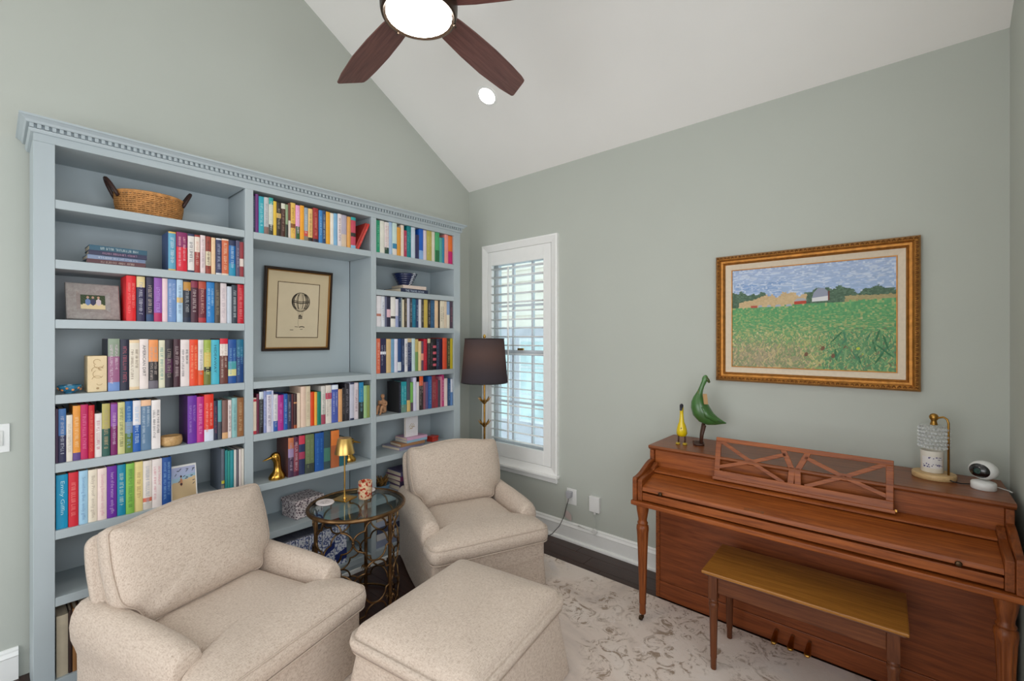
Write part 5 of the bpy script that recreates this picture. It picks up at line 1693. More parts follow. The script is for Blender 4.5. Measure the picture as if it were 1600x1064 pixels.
for s_ in (-1, 1):
    MB().tube([(-0.10, s_ * 0.010, 0.138), (-0.065, s_ * 0.026, 0.148), (-0.018, s_ * 0.040, 0.18), (0.008, s_ * 0.038, 0.225)], [0.004, 0.012, 0.018, 0.009], n=10, sq=(1, 0.7)).build('wing', GRN, gd, smooth=180)
    MB().tube([(0.012, s_ * 0.026, 0.010), (0.008, s_ * 0.027, 0.06), (-0.004, s_ * 0.027, 0.118)], [0.008, 0.0085, 0.011], n=10).build('leg', DKL, gd, smooth=180)
    ft = MB().prism([(-0.014, -0.009), (0.0, -0.018), (0.03, -0.02), (0.046, -0.010), (0.04, 0), (0.046, 0.010), (0.03, 0.02), (0.0, 0.018), (-0.014, 0.009)], 0.0004, 0.012).build('foot', DKL, gd, bevel=0.003)
    ft.location = (0.01, s_ * 0.028, 0)
MB().tube([(0.028, 0.015 * math.cos(a), 0.303 + 0.015 * math.sin(a)) for a in [2 * PI * i / 16 for i in range(16)]], 0.0012, n=5, closed=True).build('tag_string', mat('jute', (170, 140, 96), 0.9), gd)
MB().box(-0.012, 0.012, -0.0008, 0.0008, -0.06, 0.0).build('paper_tag', mat('kraft_tag', (186, 148, 104), 0.8), gd, loc=(-0.006, 0.035, 0.30), rot=(rad(16), 0, rad(20)))

cl = thing('candle_warmer', 'candle warmer lamp with pressed glass shade and pale wood base', 'lamp', (3.153, -0.158, LID), rad(-40))
MB().lathe([(0.072, 0.0), (0.075, 0.004), (0.075, 0.02), (0.072, 0.024), (0.001, 0.024)], n=40).build('wooden_base', wood('pale_rubberwood', (196, 158, 108), (222, 190, 140), 0, rough=0.45, coat=0.1), cl, smooth=40)
cj = MB().lathe([(0.036, 0.0245), (0.039, 0.028), (0.040, 0.12), (0.037, 0.12), (0.036, 0.034), (0.001, 0.032)], n=36, cx=-0.008).build('candle_jar', mat('cream_jar', (232, 226, 214), 0.25, var=0.02, coat=0.4), cl, smooth=40)
mb = MB()
for i in range(10):
    a0 = rad(-88 + 10.5 * i - 15); a1 = rad(-88 + 10.5 * (i + 1) - 15)
    mb.add([(-0.008 + 0.0404 * math.cos(a), 0.0404 * math.sin(a), z_) for a, z_ in ((a0, 0.046), (a1, 0.046), (a1, 0.096), (a0, 0.096))], [(0, 1, 2, 3)])
lb = mb.build('candle_label', mat('label_paper', (226, 222, 220), 0.7, var=0.02), cj)
mb = MB()
r10 = random.Random(4)
for i in range(34):
    a = rad(r10.uniform(-98, 0)); z_ = r10.choice((0.05, 0.054, 0.058, 0.062, 0.084, 0.088, 0.092)); da = rad(r10.uniform(3, 9)); dz = r10.uniform(0.002, 0.006)
    mb.add([(-0.008 + 0.0409 * math.cos(q), 0.0409 * math.sin(q), w_) for q, w_ in ((a, z_), (a + da, z_), (a + da, z_ + dz), (a, z_ + dz))], [(0, 1, 2, 3)])
mb.build('label_drawing', mat('indigo_print', (92, 84, 128), 0.7), lb)
MB().tube([(0.05, 0.012, 0.024), (0.05, 0.012, 0.25), (0.046, 0.010, 0.266), (0.034, 0.007, 0.274), (0.016, 0.002, 0.268), (0.0, 0, 0.255)], 0.0042, n=10).build('arched_arm', BRASS, cl, smooth=180)
MB().lathe([(0.004, 0.232), (0.014, 0.235), (0.011, 0.246), (0.010, 0.254), (0.0155, 0.262), (0.0165, 0.272), (0.012, 0.281), (0.004, 0.285)], n=20).build('lamp_holder', BRASS, cl, smooth=50)
def pressed_glass():
    m, nt, b = base_mat('pressed_glass')
    b.inputs['Base Color'].default_value = (0.9, 0.93, 0.93, 1)
    b.inputs['Roughness'].default_value = 0.08
    b.inputs['Alpha'].default_value = 0.1
    tc = nt.nodes.new('ShaderNodeTexCoord')
    n1 = nt.nodes.new('ShaderNodeTexVoronoi')
    n1.inputs['Scale'].default_value = 70
    nt.links.new(tc.outputs['Object'], n1.inputs['Vector'])
    bp = nt.nodes.new('ShaderNodeBump')
    bp.inputs['Strength'].default_value = 0.6
    bp.inputs['Distance'].default_value = 0.01
    nt.links.new(n1.outputs['Distance'], bp.inputs['Height'])
    nt.links.new(bp.outputs[0], b.inputs['Normal'])
    return m
PG = pressed_glass()
sh = MB().lathe([(0.012, 0.236), (0.047, 0.235), (0.05, 0.23), (0.0505, 0.132), (0.048, 0.132), (0.0475, 0.228), (0.012, 0.232)], n=48, flute=0.05, nfl=24, fz=(0.13, 0.232)).build('glass_shade', PG, cl, smooth=30)
mb = MB()
for j in range(6):
    for i in range(24):
        a = 2 * PI * (i + 0.5 * (j % 2)) / 24
        mb.ball((0.0508 * math.cos(a), 0.0508 * math.sin(a), 0.14 + 0.0158 * j), 0.0058, n=6, m=4, sz=1.2)
PG2 = PG.copy()
PG2.node_tree.nodes['Principled BSDF'].inputs['Alpha'].default_value = 0.3
PG2.node_tree.nodes['Principled BSDF'].inputs['Roughness'].default_value = 0.03
fc = mb.build('glass_facets', PG2, sh)
fc['kind'] = 'stuff'
MB().tube([(0.062, -0.01, 0.012), (0.085, -0.012, 0.008), (0.10, 0.01, 0.004), (0.11, 0.05, 0.004)], 0.0024, n=6).build('power_cord', BLACK, cl, smooth=180)

sc_ = thing('security_camera', 'small white indoor camera at the right end of piano', 'camera', (3.300, -0.235, LID), rad(-120))
WP = WHITE_PLASTIC
MB().lathe([(0.036, 0.0), (0.0385, 0.003), (0.0385, 0.026), (0.036, 0.030), (0.02, 0.036), (0.001, 0.037)], n=36).build('base', WP, sc_, smooth=50)
hd = MB().ball((0, 0, 0.078), 0.041, n=32, m=20, sy=1.1, sz=0.92).build('head', WP, sc_, smooth=180)
fs = []
for j in range(1, 9):
    q = rad(6 * j)
    fs.append([(0.0415 * math.cos(q), 0.0455 * math.sin(q) * math.cos(2 * PI * i / 28), 0.078 + 0.0385 * math.sin(q) * math.sin(2 * PI * i / 28)) for i in range(28)])
MB().rings(fs, True, False).build('face_plate', mat('black_gloss', (14, 14, 18), 0.12, coat=0.6), hd, smooth=60)
MB().lathe([(0.011, 0), (0.011, 0.0025), (0.006, 0.003), (0.001, 0.002)], n=20, M=Matrix.Translation((0.0412, 0, 0.078)) @ Matrix.Rotation(rad(90), 4, 'Y')).build('lens', mat('lens_green', (18, 60, 56), 0.1, coat=0.8), hd, smooth=40)
MB().tube([(-0.036, 0.01, 0.012), (-0.05, 0.03, 0.007), (-0.052, 0.055, 0.003), (-0.04, 0.07, 0.003)], 0.002, n=6).build('power_cord', WP, sc_, smooth=180)

# ------------------------------------------------------------------ outlets, switch, cords
for (xc, lab) in ((1.134, 'white wall outlet with grey plug beside the far armchair'),):
    ol = thing('wall_outlet', lab, 'outlet', (xc, -0.0005, 0.338))
    MB().box(-0.043, 0.043, -0.006, 0.0, -0.06, 0.06).build('cover_plate', WP, ol, bevel=0.002)
    for dz in (0.026, -0.026):
        MB().box(-0.017, 0.017, -0.008, -0.006, dz - 0.018, dz + 0.018).build('receptacle', WP, ol, bevel=0.003)
pl = thing('plug_adapter', 'grey plug with dark cord in the left wall outlet', 'plug', (1.126, -0.009, 0.352))
MB().prism([(-0.024, 0.03), (0.024, 0.03), (0.02, -0.01), (0.006, -0.024), (-0.006, -0.024), (-0.02, -0.01)], -0.034, 0.0, axis=1).build('plug_body', mat('grey_plug', (176, 176, 182), 0.5), pl, bevel=0.004)
CORD = mat('dark_cord', (70, 68, 66), 0.6)
MB().tube([(0.0, -0.03, -0.018), (0.006, -0.04, -0.034), (-0.004, -0.036, -0.058), (-0.022, -0.024, -0.09), (-0.034, -0.02, -0.13), (-0.04, -0.03, -0.17), (-0.06, -0.06, -0.235), (-0.10, -0.10, -0.295), (-0.16, -0.16, -0.338), (-0.28, -0.22, -0.348)], 0.0032, n=6).build('cord', CORD, pl, smooth=180)
MB().box(-0.014, 0.014, -0.004, 0.0, -0.016, 0.016).build('cord_clip', mat('clear_grey_clip', (186, 190, 184), 0.4), pl, loc=(-0.045, -0.004 + 0.012, -0.095), rot=(0, rad(30), 0))
at_ = thing('adhesive_tag', 'pinkish paper tag stuck at the baseboard top under outlet', 'tag', (1.112, -0.02, 0.196))
MB().prism([(-0.028, 0.035), (0.0, 0.03), (0.03, 0.008), (0.03, -0.038), (-0.028, -0.02)], -0.002, 0.0, axis=1).build('tag_card', mat('pink_grey_card', (200, 182, 178), 0.8), at_)
ch = thing('wall_charger', 'white flat charger box on wall left of the piano leg', 'charger', (1.343, -0.0005, 0.333))
MB().box(-0.042, 0.042, -0.03, 0.0, -0.057, 0.057).build('body', WP, ch, bevel=0.004)
MB().box(-0.007, 0.007, -0.022, -0.01, -0.075, -0.057).build('cable_plug', WP, ch, bevel=0.002)
MB().tube([(0, -0.016, -0.074), (0.002, -0.016, -0.1), (0.012, -0.02, -0.13), (0.016, -0.024, -0.16), (0.008, -0.024, -0.182)], 0.002, n=6).build('cable', mat('pale_cable', (190, 196, 190), 0.5), ch, smooth=180)
MB().lathe([(0.001, -0.016), (0.017, -0.016), (0.019, -0.013), (0.019, 0.0), (0.001, 0.0)], n=24, M=Matrix.Translation((0.006, -0.0215, -0.195)) @ Matrix.Rotation(rad(90), 4, 'X') @ Matrix.Scale(-1, 4, (0, 0, 1))).build('cable_hub', WP, ch, smooth=40)
MB().tube([(-0.01, -0.024, -0.197), (-0.14, -0.021, -0.194)], 0.004, n=8).build('cable_cover', WP, ch, smooth=180)
sw = thing('light_switch', 'white double rocker light switch on wall at left edge', 'switch', (0.0005, -2.92, 1.098))
MB().box(0, 0.006, -0.065, 0.064, -0.064, 0.064).build('cover_plate', WP, sw, bevel=0.002)
for dy in (-0.028, 0.028):
    MB().box(0.006, 0.010, dy - 0.016, dy + 0.016, -0.034, 0.034).build('rocker', mat('rocker_white', (216, 216, 212), 0.3), sw, bevel=0.002)

# ------------------------------------------------------------------ upholstery helpers
def round_poly(pts, rs, n=6):
    out = []
    m = len(pts)
    for i in range(m):
        p, a, b = Vector(pts[i]), Vector(pts[i - 1]), Vector(pts[(i + 1) % m])
        r = rs[i] if isinstance(rs, (list, tuple)) else rs
        u, v = (a - p), (b - p)
        r = min(r, u.length * 0.48, v.length * 0.48)
        p0, p1 = p + u.normalized() * r, p + v.normalized() * r
        for k in range(n + 1):
            f = k / n
            q = p0 * (1 - f) ** 2 + p * 2 * f * (1 - f) + p1 * f ** 2
            out.append((q.x, q.y))
    # even out long straight runs so the surface can swell
    dense = []
    for i in range(len(out)):
        a, b = Vector(out[i]), Vector(out[(i + 1) % len(out)])
        k = max(1, int((b - a).length / 0.035))
        for j in range(k):
            q = a.lerp(b, j / k)
            dense.append((q.x, q.y))
    return dense

def cushion(outline, T, crown, c=(0, 0), M=None, soft=0.03, puff=0.012, seed=0, wob=0.004, bottom_crown=0.0):
    """boxed cushion: outline in x-y, thickness T, swelling by crown in the middle"""
    r = random.Random(seed)
    ph = [r.uniform(0, 6.28) for _ in range(6)]
    prof = [(0.02, T + crown), (0.2, T + crown * 0.998), (0.36, T + crown * 0.985), (0.5, T + crown * 0.94), (0.62, T + crown * 0.85), (0.73, T + crown * 0.71), (0.82, T + crown * 0.53), (0.9, T + crown * 0.31), (0.955, T + crown * 0.1), (0.982, T - soft * 0.25), (1.0, T - soft * 0.6)]
    side = [(1.0, T * 0.78, puff * 0.6), (1.0, T * 0.5, puff), (1.0, T * 0.22, puff * 0.6)]
    bot = [(1.0, soft * 0.6), (0.975, soft * 0.15), (0.9, 0.0 - bottom_crown * 0.2), (0.5, -bottom_crown), (0.02, -bottom_crown)]
    rings = []
    def ring(t, z, off=0.0, top=True):
        out = []
        m = len(outline)
        for i, p in enumerate(outline):
            a = Vector((p[0] - c[0], p[1] - c[1]))
            q = Vector(c) + a * t
            if off:
                d = Vector(outline[(i + 1) % m]) - Vector(outline[i - 1])
                nrm = Vector((d.y, -d.x)).normalized()
                q += nrm * off
            w = wob * (math.sin(9 * q.x + ph[0]) + math.sin(11 * q.y + ph[1]) + math.sin(17 * (q.x + q.y) + ph[2])) * (1 - t ** 4) if top else 0
            v = Vector((q.x, q.y, z + w))
            out.append(tuple(M @ v) if M is not None else tuple(v))
        return out
    for t, z in prof:
        rings.append(ring(t, z))
    for t, z, o in side:
        rings.append(ring(t, z, o, False))
    for t, z in bot:
        rings.append(ring(t, z, 0, False))
    return MB().rings(rings)

def welt(outline, z, M=None, r=0.0042, off=0.002, name='piping', parent=None):
    m = len(outline)
    pts = []
    for i, p in enumerate(outline):
        d = Vector(outline[(i + 1) % m]) - Vector(outline[i - 1])
        nrm = Vector((d.y, -d.x)).normalized()
        q = Vector((p[0] + nrm.x * off, p[1] + nrm.y * off, z))
        pts.append(tuple(M @ q) if M is not None else tuple(q))
    return MB().tube(pts, r, n=6, closed=True).build(name, PIPING, parent, smooth=180)

def skirt_mesh(outline_top, outline_bot, z0, z1, folds=(), amp=0.006, n=6):
    rings = []
    for k in range(n + 1):
        f = k / n
        ring = []
        for i, (a, b) in enumerate(zip(outline_top, outline_bot)):
            p = Vector(a).lerp(Vector(b), f)
            w = amp * f * math.sin(i * 0.55 + 0.8 * math.sin(i * 0.21))
            d = Vector(outline_top[(i + 1) % len(outline_top)]) - Vector(outline_top[i - 1])
            nrm = Vector((d.y, -d.x)).normalized() if d.length > 1e-6 else Vector((0, 0))
            ring.append((p.x + nrm.x * w, p.y + nrm.y * w, z1 + (z0 - z1) * f))
        rings.append(ring)
    return MB().rings(rings)

def armchair(label, loc, rotz, seed):
    """front towards +x; origin on the floor under the middle of the chair"""
    ch = thing('armchair', label, 'armchair', loc, rotz, 'pair of linen slipcovered armchairs')
    # skirt and deck
    ot = round_poly([(-0.40, -0.345), (0.385, -0.365), (0.385, 0.365), (-0.40, 0.345)], 0.03)
    ob = [(x * 1.02, y * 1.045) for x, y in ot]
    skirt_mesh(ot, ob, 0.004, 0.175, amp=0.003).build('skirt', LINEN, ch, smooth=60)
    welt(ot, 0.175, r=0.004, off=0.003, parent=ch)
    od = round_poly([(-0.39, -0.34), (0.392, -0.365), (0.392, 0.365), (-0.39, 0.34)], 0.035)
    skirt_mesh(od, od, 0.17, 0.268, amp=0.0).build('seat_deck', LINEN, ch, smooth=60)
    # T-shaped seat cushion
    tc = round_poly([(-0.26, -0.262), (0.246, -0.262), (0.258, -0.375), (0.42, -0.372), (0.42, 0.372), (0.258, 0.375), (0.246, 0.262), (-0.26, 0.262)], [0.05, 0.03, 0.03, 0.05, 0.05, 0.03, 0.03, 0.05])
    Ms = Matrix.Translation((0, 0, 0.269))
    sc = cushion(tc, 0.108, 0.042, c=(0.16, 0), M=Ms, seed=seed, wob=0.002).build('seat_cushion', LINEN, ch, smooth=180)
    welt(tc, 0.269 + 0.092, parent=sc)
    welt(tc, 0.269 + 0.012, parent=sc)
    # arms
    for s in (-1, 1):
        sec = [(0.050, 0.012), (0.052, 0.10), (0.052, 0.2), (0.054, 0.28), (0.066, 0.315), (0.082, 0.352), (0.086, 0.395), (0.078, 0.435), (0.060, 0.464), (0.034, 0.481), (0.004, 0.486), (-0.028, 0.479), (-0.054, 0.458), (-0.068, 0.425), (-0.069, 0.385), (-0.064, 0.33), (-0.06, 0.25), (-0.056, 0.15), (-0.054, 0.012)]
        rings = []
        xs = [(-0.40, 0.92), (-0.385, 1.0), (-0.30, 1.0), (-0.2, 1.0), (-0.1, 1.0), (0.0, 1.0), (0.08, 1.0), (0.14, 1.0), (0.19, 0.998), (0.215, 0.975), (0.234, 0.925), (0.245, 0.85), (0.251, 0.7)]
        for x, k in xs:
            rise = 0.012 * max(0, (-x - 0.05) / 0.33) ** 1.4
            drop = 0.02 * max(0, (x + 0.05) / 0.28) ** 2
            ring = []
            for (y, z) in sec:
                zz = z
                if z > 0.3:
                    zz = z + (rise - drop) * (z - 0.3) / 0.19
                cy, cz = 0.005, 0.40
                yy = cy + (y - cy) * k
                if z > 0.25:
                    zz = cz + (zz - cz) * k
                ring.append((x, s * (0.322 + 0.80 * yy), zz))
            rings.append(ring)
        MB().rings(rings).build('arm', LINEN, ch, smooth=50)
        # tucked pleats on the arm front
        for q in range(6):
            a = rad(20 + 28 * q)
            p0 = (0.2505, s * (0.326 + 0.028 * math.cos(a)), 0.395 + 0.035 * math.sin(a))
            p1 = (0.224, s * (0.326 + 0.062 * math.cos(a)), 0.395 + 0.078 * math.sin(a))
            MB().tube([p0, ((p0[0] + p1[0]) / 2 + 0.003, (p0[1] + p1[1]) / 2, (p0[2] + p1[2]) / 2), p1], 0.0016, n=5).build('arm_pleat', LINEN, ch, smooth=180)
    # back frame and loose back cushion, both leaning
    bo = round_poly([(0.0, -0.315), (0.30, -0.33), (0.45, -0.338), (0.552, -0.332), (0.557, -0.2), (0.577, 0.0), (0.557, 0.2), (0.552, 0.332), (0.45, 0.338), (0.30, 0.33), (0.0, 0.315)], [0.05, 0.05, 0.05, 0.035, 0.08, 0.1, 0.08, 0.035, 0.05, 0.05, 0.05])
    def lean(bx, bz, ang):
        # cushion x -> up the back, y -> across, z -> forward
        a = rad(ang)
        up = Vector((-math.sin(a), 0, math.cos(a)))
        fw = Vector((math.cos(a), 0, math.sin(a)))
        ac = Vector((0, 1, 0))
        return Matrix(((up.x, ac.x, fw.x, bx), (up.y, ac.y, fw.y, 0), (up.z, ac.z, fw.z, bz), (0, 0, 0, 1)))
    Mb = lean(-0.315, 0.175, 11)
    cushion(bo, 0.085, 0.01, c=(0.28, 0), M=Mb, seed=seed + 3, wob=0.0, bottom_crown=0.012).build('back_frame', LINEN, ch, smooth=180)
    co = round_poly([(0.0, -0.255), (0.06, -0.26), (0.105, -0.318), (0.24, -0.33), (0.395, -0.32), (0.395, -0.25), (0.414, -0.13), (0.427, 0.0), (0.414, 0.13), (0.395, 0.25), (0.395, 0.32), (0.24, 0.33), (0.105, 0.318), (0.06, 0.26), (0.0, 0.255)], [0.05, 0.04, 0.05, 0.08, 0.028, 0.08, 0.1, 0.1, 0.1, 0.08, 0.028, 0.08, 0.05, 0.04, 0.05])
    Mc = lean(-0.235, 0.372, 19)
    bc_ = cushion(co, 0.115, 0.055, c=(0.2, 0), M=Mc, seed=seed + 5, wob=0.0035).build('back_cushion', LINEN, ch, smooth=180)
    welt(co, 0.098, M=Mc, parent=bc_)
    welt(co, 0.012, M=Mc, parent=bc_)
    return ch

armchair('near linen armchair, front left, beside the ottoman', (0.850, -2.226, RT), rad(17), 2)
armchair('far linen armchair between the glass table and the window', (0.858, -0.828, RT), rad(-22), 9)

# ottoman
om = thing('ottoman', 'large square linen ottoman in front of both armchairs', 'ottoman', (1.622, -1.575, RT), rad(9))
oo = round_poly([(-0.295, -0.352), (0.295, -0.352), (0.295, 0.352), (-0.295, 0.352)], 0.045)
ob = [(x * 1.13, y * 1.10) for x, y in oo]
oi = [(x * 0.985, y * 0.985) for x, y in oo]
skirt_mesh(oi, ob, 0.004, 0.285, amp=0.004).build('skirt', LINEN, om, smooth=60)
Mo = Matrix.Translation((0, 0, 0.278))
oc = cushion([(x * 1.01, y * 1.01) for x, y in oo], 0.095, 0.05, M=Mo, seed=4, wob=0.002, puff=0.018, soft=0.05).build('top_cushion', LINEN, om, smooth=180)
welt([(x * 1.012, y * 1.012) for x, y in oo], 0.278 + 0.014, parent=oc, r=0.0048)

# ------------------------------------------------------------------ glass side table
TX, TY, TZ = 0.682, -1.534, 0.60
tb = thing('side_table', 'round glass-topped side table with gilt quatrefoil lattice', 'side table', (TX, TY, 0.0003))
AGED = mat('antique_bronze_gilt', (118, 90, 60), 0.34, 0.9, var=0.4, scale=25, bump=0.1, bscale=120)
TR = 0.262
def ringpts(r, z, n=64):
    return [(r * math.cos(2 * PI * i / n), r * math.sin(2 * PI * i / n), z) for i in range(n)]
rim = MB().tube(ringpts(TR - 0.002, TZ - 0.006), 0.011, n=10, closed=True).build('rim', AGED, tb, smooth=180)
MB().tube(ringpts(TR - 0.022, TZ - 0.014), 0.009, n=10, closed=True).build('inner_rim', AGED, rim, smooth=180)
MB().lathe([(0.001, TZ - 0.006), (TR - 0.012, TZ - 0.006), (TR - 0.010, TZ - 0.003), (TR - 0.012, TZ), (0.001, TZ)], n=64).build('glass_top', glass('table_glass', (236, 244, 243), 0.01, 0.1), tb, smooth=30)
LR = 0.232
for a in (-95, 17.5, 137):
    x, y = LR * math.cos(rad(a)), LR * math.sin(rad(a))
    MB().tube([(x, y, 0.0), (x, y, TZ - 0.018)], 0.0105, n=12).build('leg', AGED, tb, smooth=40)
    mb = MB()
    for q in range(10):
        b = 2 * PI * q / 10
        mb.tube([(x, y, 0.12), (x + 0.022 * math.cos(b), y + 0.022 * math.sin(b), 0.128), (x + 0.03 * math.cos(b), y + 0.03 * math.sin(b), 0.112)], [0.003, 0.004, 0.0015], n=5)
    mb.build('leg_rosette', AGED, tb, smooth=180)
MB().tube(ringpts(LR, 0.012, 48), 0.007, n=8, closed=True).build('base_ring', AGED, tb, smooth=180)
ha, hb = rad(30), 0.113
for row in range(3):
    cz = TZ - 0.018 - hb * (1 + 2 * row)
    for col in range(6):
        ca = rad(-95 + 30 + 60 * col)
        pts = []
        for (c0, c1, s0) in ((0, 0.5, 0), (-0.5, 0, 90), (0, -0.5, 180), (0.5, 0, 270)):
            for i in range(12):
                th = rad(s0 + 180 * i / 12)
                u = c0 + 0.5 * math.cos(th)
                v = c1 + 0.5 * math.sin(th)
                an = ca + u * ha
                if cz + v * hb > 0.012:
                    pts.append((LR * math.cos(an), LR * math.sin(an), cz + v * hb))
        if row == 2:
            k_ = next((i for i in range(len(pts)) if (Vector(pts[i]) - Vector(pts[i - 1])).length > 0.05), 0)
            pts = pts[k_:] + pts[:k_]
        MB().tube(pts, 0.0052, n=6, closed=row < 2).build('quatrefoil', AGED, tb, smooth=180)
        MB().ball((LR * math.cos(ca + ha), LR * math.sin(ca + ha), cz), 0.009, n=8, m=6).build('lattice_boss', AGED, tb, smooth=180)

GT = TZ + 0.0008
tl = thing('table_lamp', 'small brass table lamp with cone shade on glass table', 'lamp', (0.568, -1.548, GT), rad(20))
MB().box(-0.05, 0.05, -0.05, 0.05, 0, 0.008).build('base_plate', BRIGHT_BRASS, tl, bevel=0.002)
MB().lathe([(0.012, 0.008), (0.01, 0.014), (0.0045, 0.018), (0.0045, 0.29), (0.008, 0.292), (0.008, 0.305), (0.001, 0.306)], n=16).build('stem', BRIGHT_BRASS, tl, smooth=40)
SHB = mat('satin_brass_shade', (212, 176, 104), 0.33, 1.0, var=0.03)
MB().lathe([(0.056, 0.268), (0.056, 0.27), (0.038, 0.358), (0.037, 0.359), (0.001, 0.359), (0.001, 0.356), (0.036, 0.356), (0.0535, 0.269)], n=40).build('shade', SHB, tl, smooth=40)

cv = thing('votive_candle', 'red and cream mottled glass votive candle on glass table', 'candle', (0.642, -1.458, GT))
MOT = mat('mottled_red_glass', (206, 92, 62), 0.15, var=0.0, coat=0.5)
nt = MOT.node_tree
tcn = nt.nodes.new('ShaderNodeTexCoord')
vo = nt.nodes.new('ShaderNodeTexNoise')
vo.inputs['Scale'].default_value = 60
vo.inputs['Detail'].default_value = 2
rp = nt.nodes.new('ShaderNodeValToRGB')
rp.color_ramp.elements[0].position = 0.42
rp.color_ramp.elements[0].color = lin((182, 52, 36))
rp.color_ramp.elements[1].position = 0.52
rp.color_ramp.elements[1].color = lin((228, 196, 158))
nt.links.new(tcn.outputs['Object'], vo.inputs['Vector'])
nt.links.new(vo.outputs['Fac'], rp.inputs[0])
nt.links.new(rp.outputs[0], nt.nodes['Principled BSDF'].inputs['Base Color'])
MB().lathe([(0.036, 0), (0.039, 0.004), (0.0405, 0.1), (0.037, 0.1), (0.036, 0.012), (0.001, 0.012)], n=36, flute=0.05, nfl=12, fz=(0.085, 0.11)).build('glass_jar', MOT, cv, smooth=40)
MB().lathe([(0.035, 0.0125), (0.035, 0.06), (0.001, 0.06)], n=30).build('wax', mat('cream_wax', (236, 222, 196), 0.5), cv, smooth=40)
for (p, lab, rz) in (((0.545, -1.655, GT), 'white oval coaster with lettering nearest the near armchair', 10), ((0.535, -1.385, GT), 'white oval coaster at the back of the glass table', 60)):
    cs = thing('coaster', lab, 'coaster', p, rad(rz), 'white coasters on the glass table')
    MB().lathe([(0.048, 0), (0.05, 0.002), (0.05, 0.006), (0.048, 0.008), (0.001, 0.008)], n=40, sx=1.05, sy=0.95).build('disc', mat('white_ceramic', (232, 222, 220), 0.4, var=0.02), cs, smooth=40)
    for k_ in range(2):
        g = glyph_marks(0.05, 0.010, random.Random(3 + k_))
        me = g.mesh('lettering')
        me.materials.append(mat('dark_print', (70, 62, 66), 0.7))
        t_ = bpy.data.objects.new('lettering', me)
        C.objects.link(t_)
        t_.parent = cs
        t_.location = (0.012 - 0.02 * k_, -0.025, 0.0084)
        t_.rotation_euler = (0, 0, rad(90))

# ------------------------------------------------------------------ floor lamp
lp = thing('floor_lamp', 'floor lamp with black drum shade and brass stem by window', 'lamp', (0.497, -0.304, 0.0003))
MB().lathe([(0.13, 0.0), (0.132, 0.006), (0.12, 0.014), (0.03, 0.024), (0.016, 0.04), (0.001, 0.042)], n=40).build('base', BRASS, lp, smooth=40)
MB().lathe([(0.0085, 0.03), (0.0085, 1.48), (0.001, 1.482)], n=14).build('stem', BRASS, lp, smooth=40)
for z0 in (1.03, 0.845):
    mb = MB()
    for q in range(8):
        a = 2 * PI * q / 8
        mb.tube([(0.008 * math.cos(a), 0.008 * math.sin(a), z0), (0.03 * math.cos(a), 0.03 * math.sin(a), z0 + 0.012), (0.052 * math.cos(a), 0.052 * math.sin(a), z0 + 0.044)], [0.006, 0.012, 0.003], n=6, sq=(0.4, 1))
    mb.ball((0, 0, z0 + 0.005), 0.02)
    mb.build('leaf_cup', BRASS, lp, smooth=180)
def shade_material():
    m = bpy.data.materials.new('black_linen_shade')
    m.use_nodes = True
    nt = m.node_tree
    nt.nodes.clear()
    out = nt.nodes.new('ShaderNodeOutputMaterial')
    df = nt.nodes.new('ShaderNodeBsdfDiffuse')
    df.inputs['Color'].default_value = lin((62, 62, 70))
    tr = nt.nodes.new('ShaderNodeBsdfTranslucent')
    tr.inputs['Color'].default_value = lin((120, 92, 72))
    tc = nt.nodes.new('ShaderNodeTexCoord')
    n1 = nt.nodes.new('ShaderNodeTexNoise')
    n1.inputs['Scale'].default_value = 160
    nt.links.new(tc.outputs['Object'], n1.inputs['Vector'])
    mr = nt.nodes.new('ShaderNodeMapRange')
    mr.inputs['To Min'].default_value = 0.10
    mr.inputs['To Max'].default_value = 0.22
    nt.links.new(n1.outputs['Fac'], mr.inputs['Value'])
    mx = nt.nodes.new('ShaderNodeMixShader')
    nt.links.new(mr.outputs[0], mx.inputs[0])
    nt.links.new(df.outputs[0], mx.inputs[1])
    nt.links.new(tr.outputs[0], mx.inputs[2])
    nt.links.new(mx.outputs[0], out.inputs[0])
    return m
SHM = shade_material()
ls = MB().lathe([(0.188, 1.19), (0.158, 1.545)], n=56, cap0=False, cap1=False).build('shade', SHM, lp, smooth=180)
MB().tube([(0.1885 * math.cos(2 * PI * i / 56), 0.1885 * math.sin(2 * PI * i / 56), 1.192) for i in range(56)], 0.0035, n=6, closed=True).build('shade_trim', BLACK, ls, smooth=180)
MB().tube([(0.1585 * math.cos(2 * PI * i / 56), 0.1585 * math.sin(2 * PI * i / 56), 1.543) for i in range(56)], 0.0035, n=6, closed=True).build('shade_trim', BLACK, ls, smooth=180)
mb = MB()
for q in range(3):
    a = 2 * PI * q / 3
    mb.tube([(0, 0, 1.525), (0.158 * math.cos(a), 0.158 * math.sin(a), 1.54)], 0.002, n=5)
mb.build('shade_spider', BRASS, ls)
MB().lathe([(0.004, 1.482), (0.004, 1.545), (0.010, 1.55), (0.013, 1.562), (0.009, 1.574), (0.002, 1.578)], n=16).build('finial', BRIGHT_BRASS, lp, smooth=50)
bl = bpy.data.lights.new('lamp_bulb_light', 'POINT')
bl.energy = 1.2
bl.color = (1.0, 0.78, 0.55)
bl.shadow_soft_size = 0.03
blo = bpy.data.objects.new('lamp_bulb_light', bl)
blo.location = (0.497 + 0.03, -0.304 - 0.03, 1.41)
C.objects.link(blo)

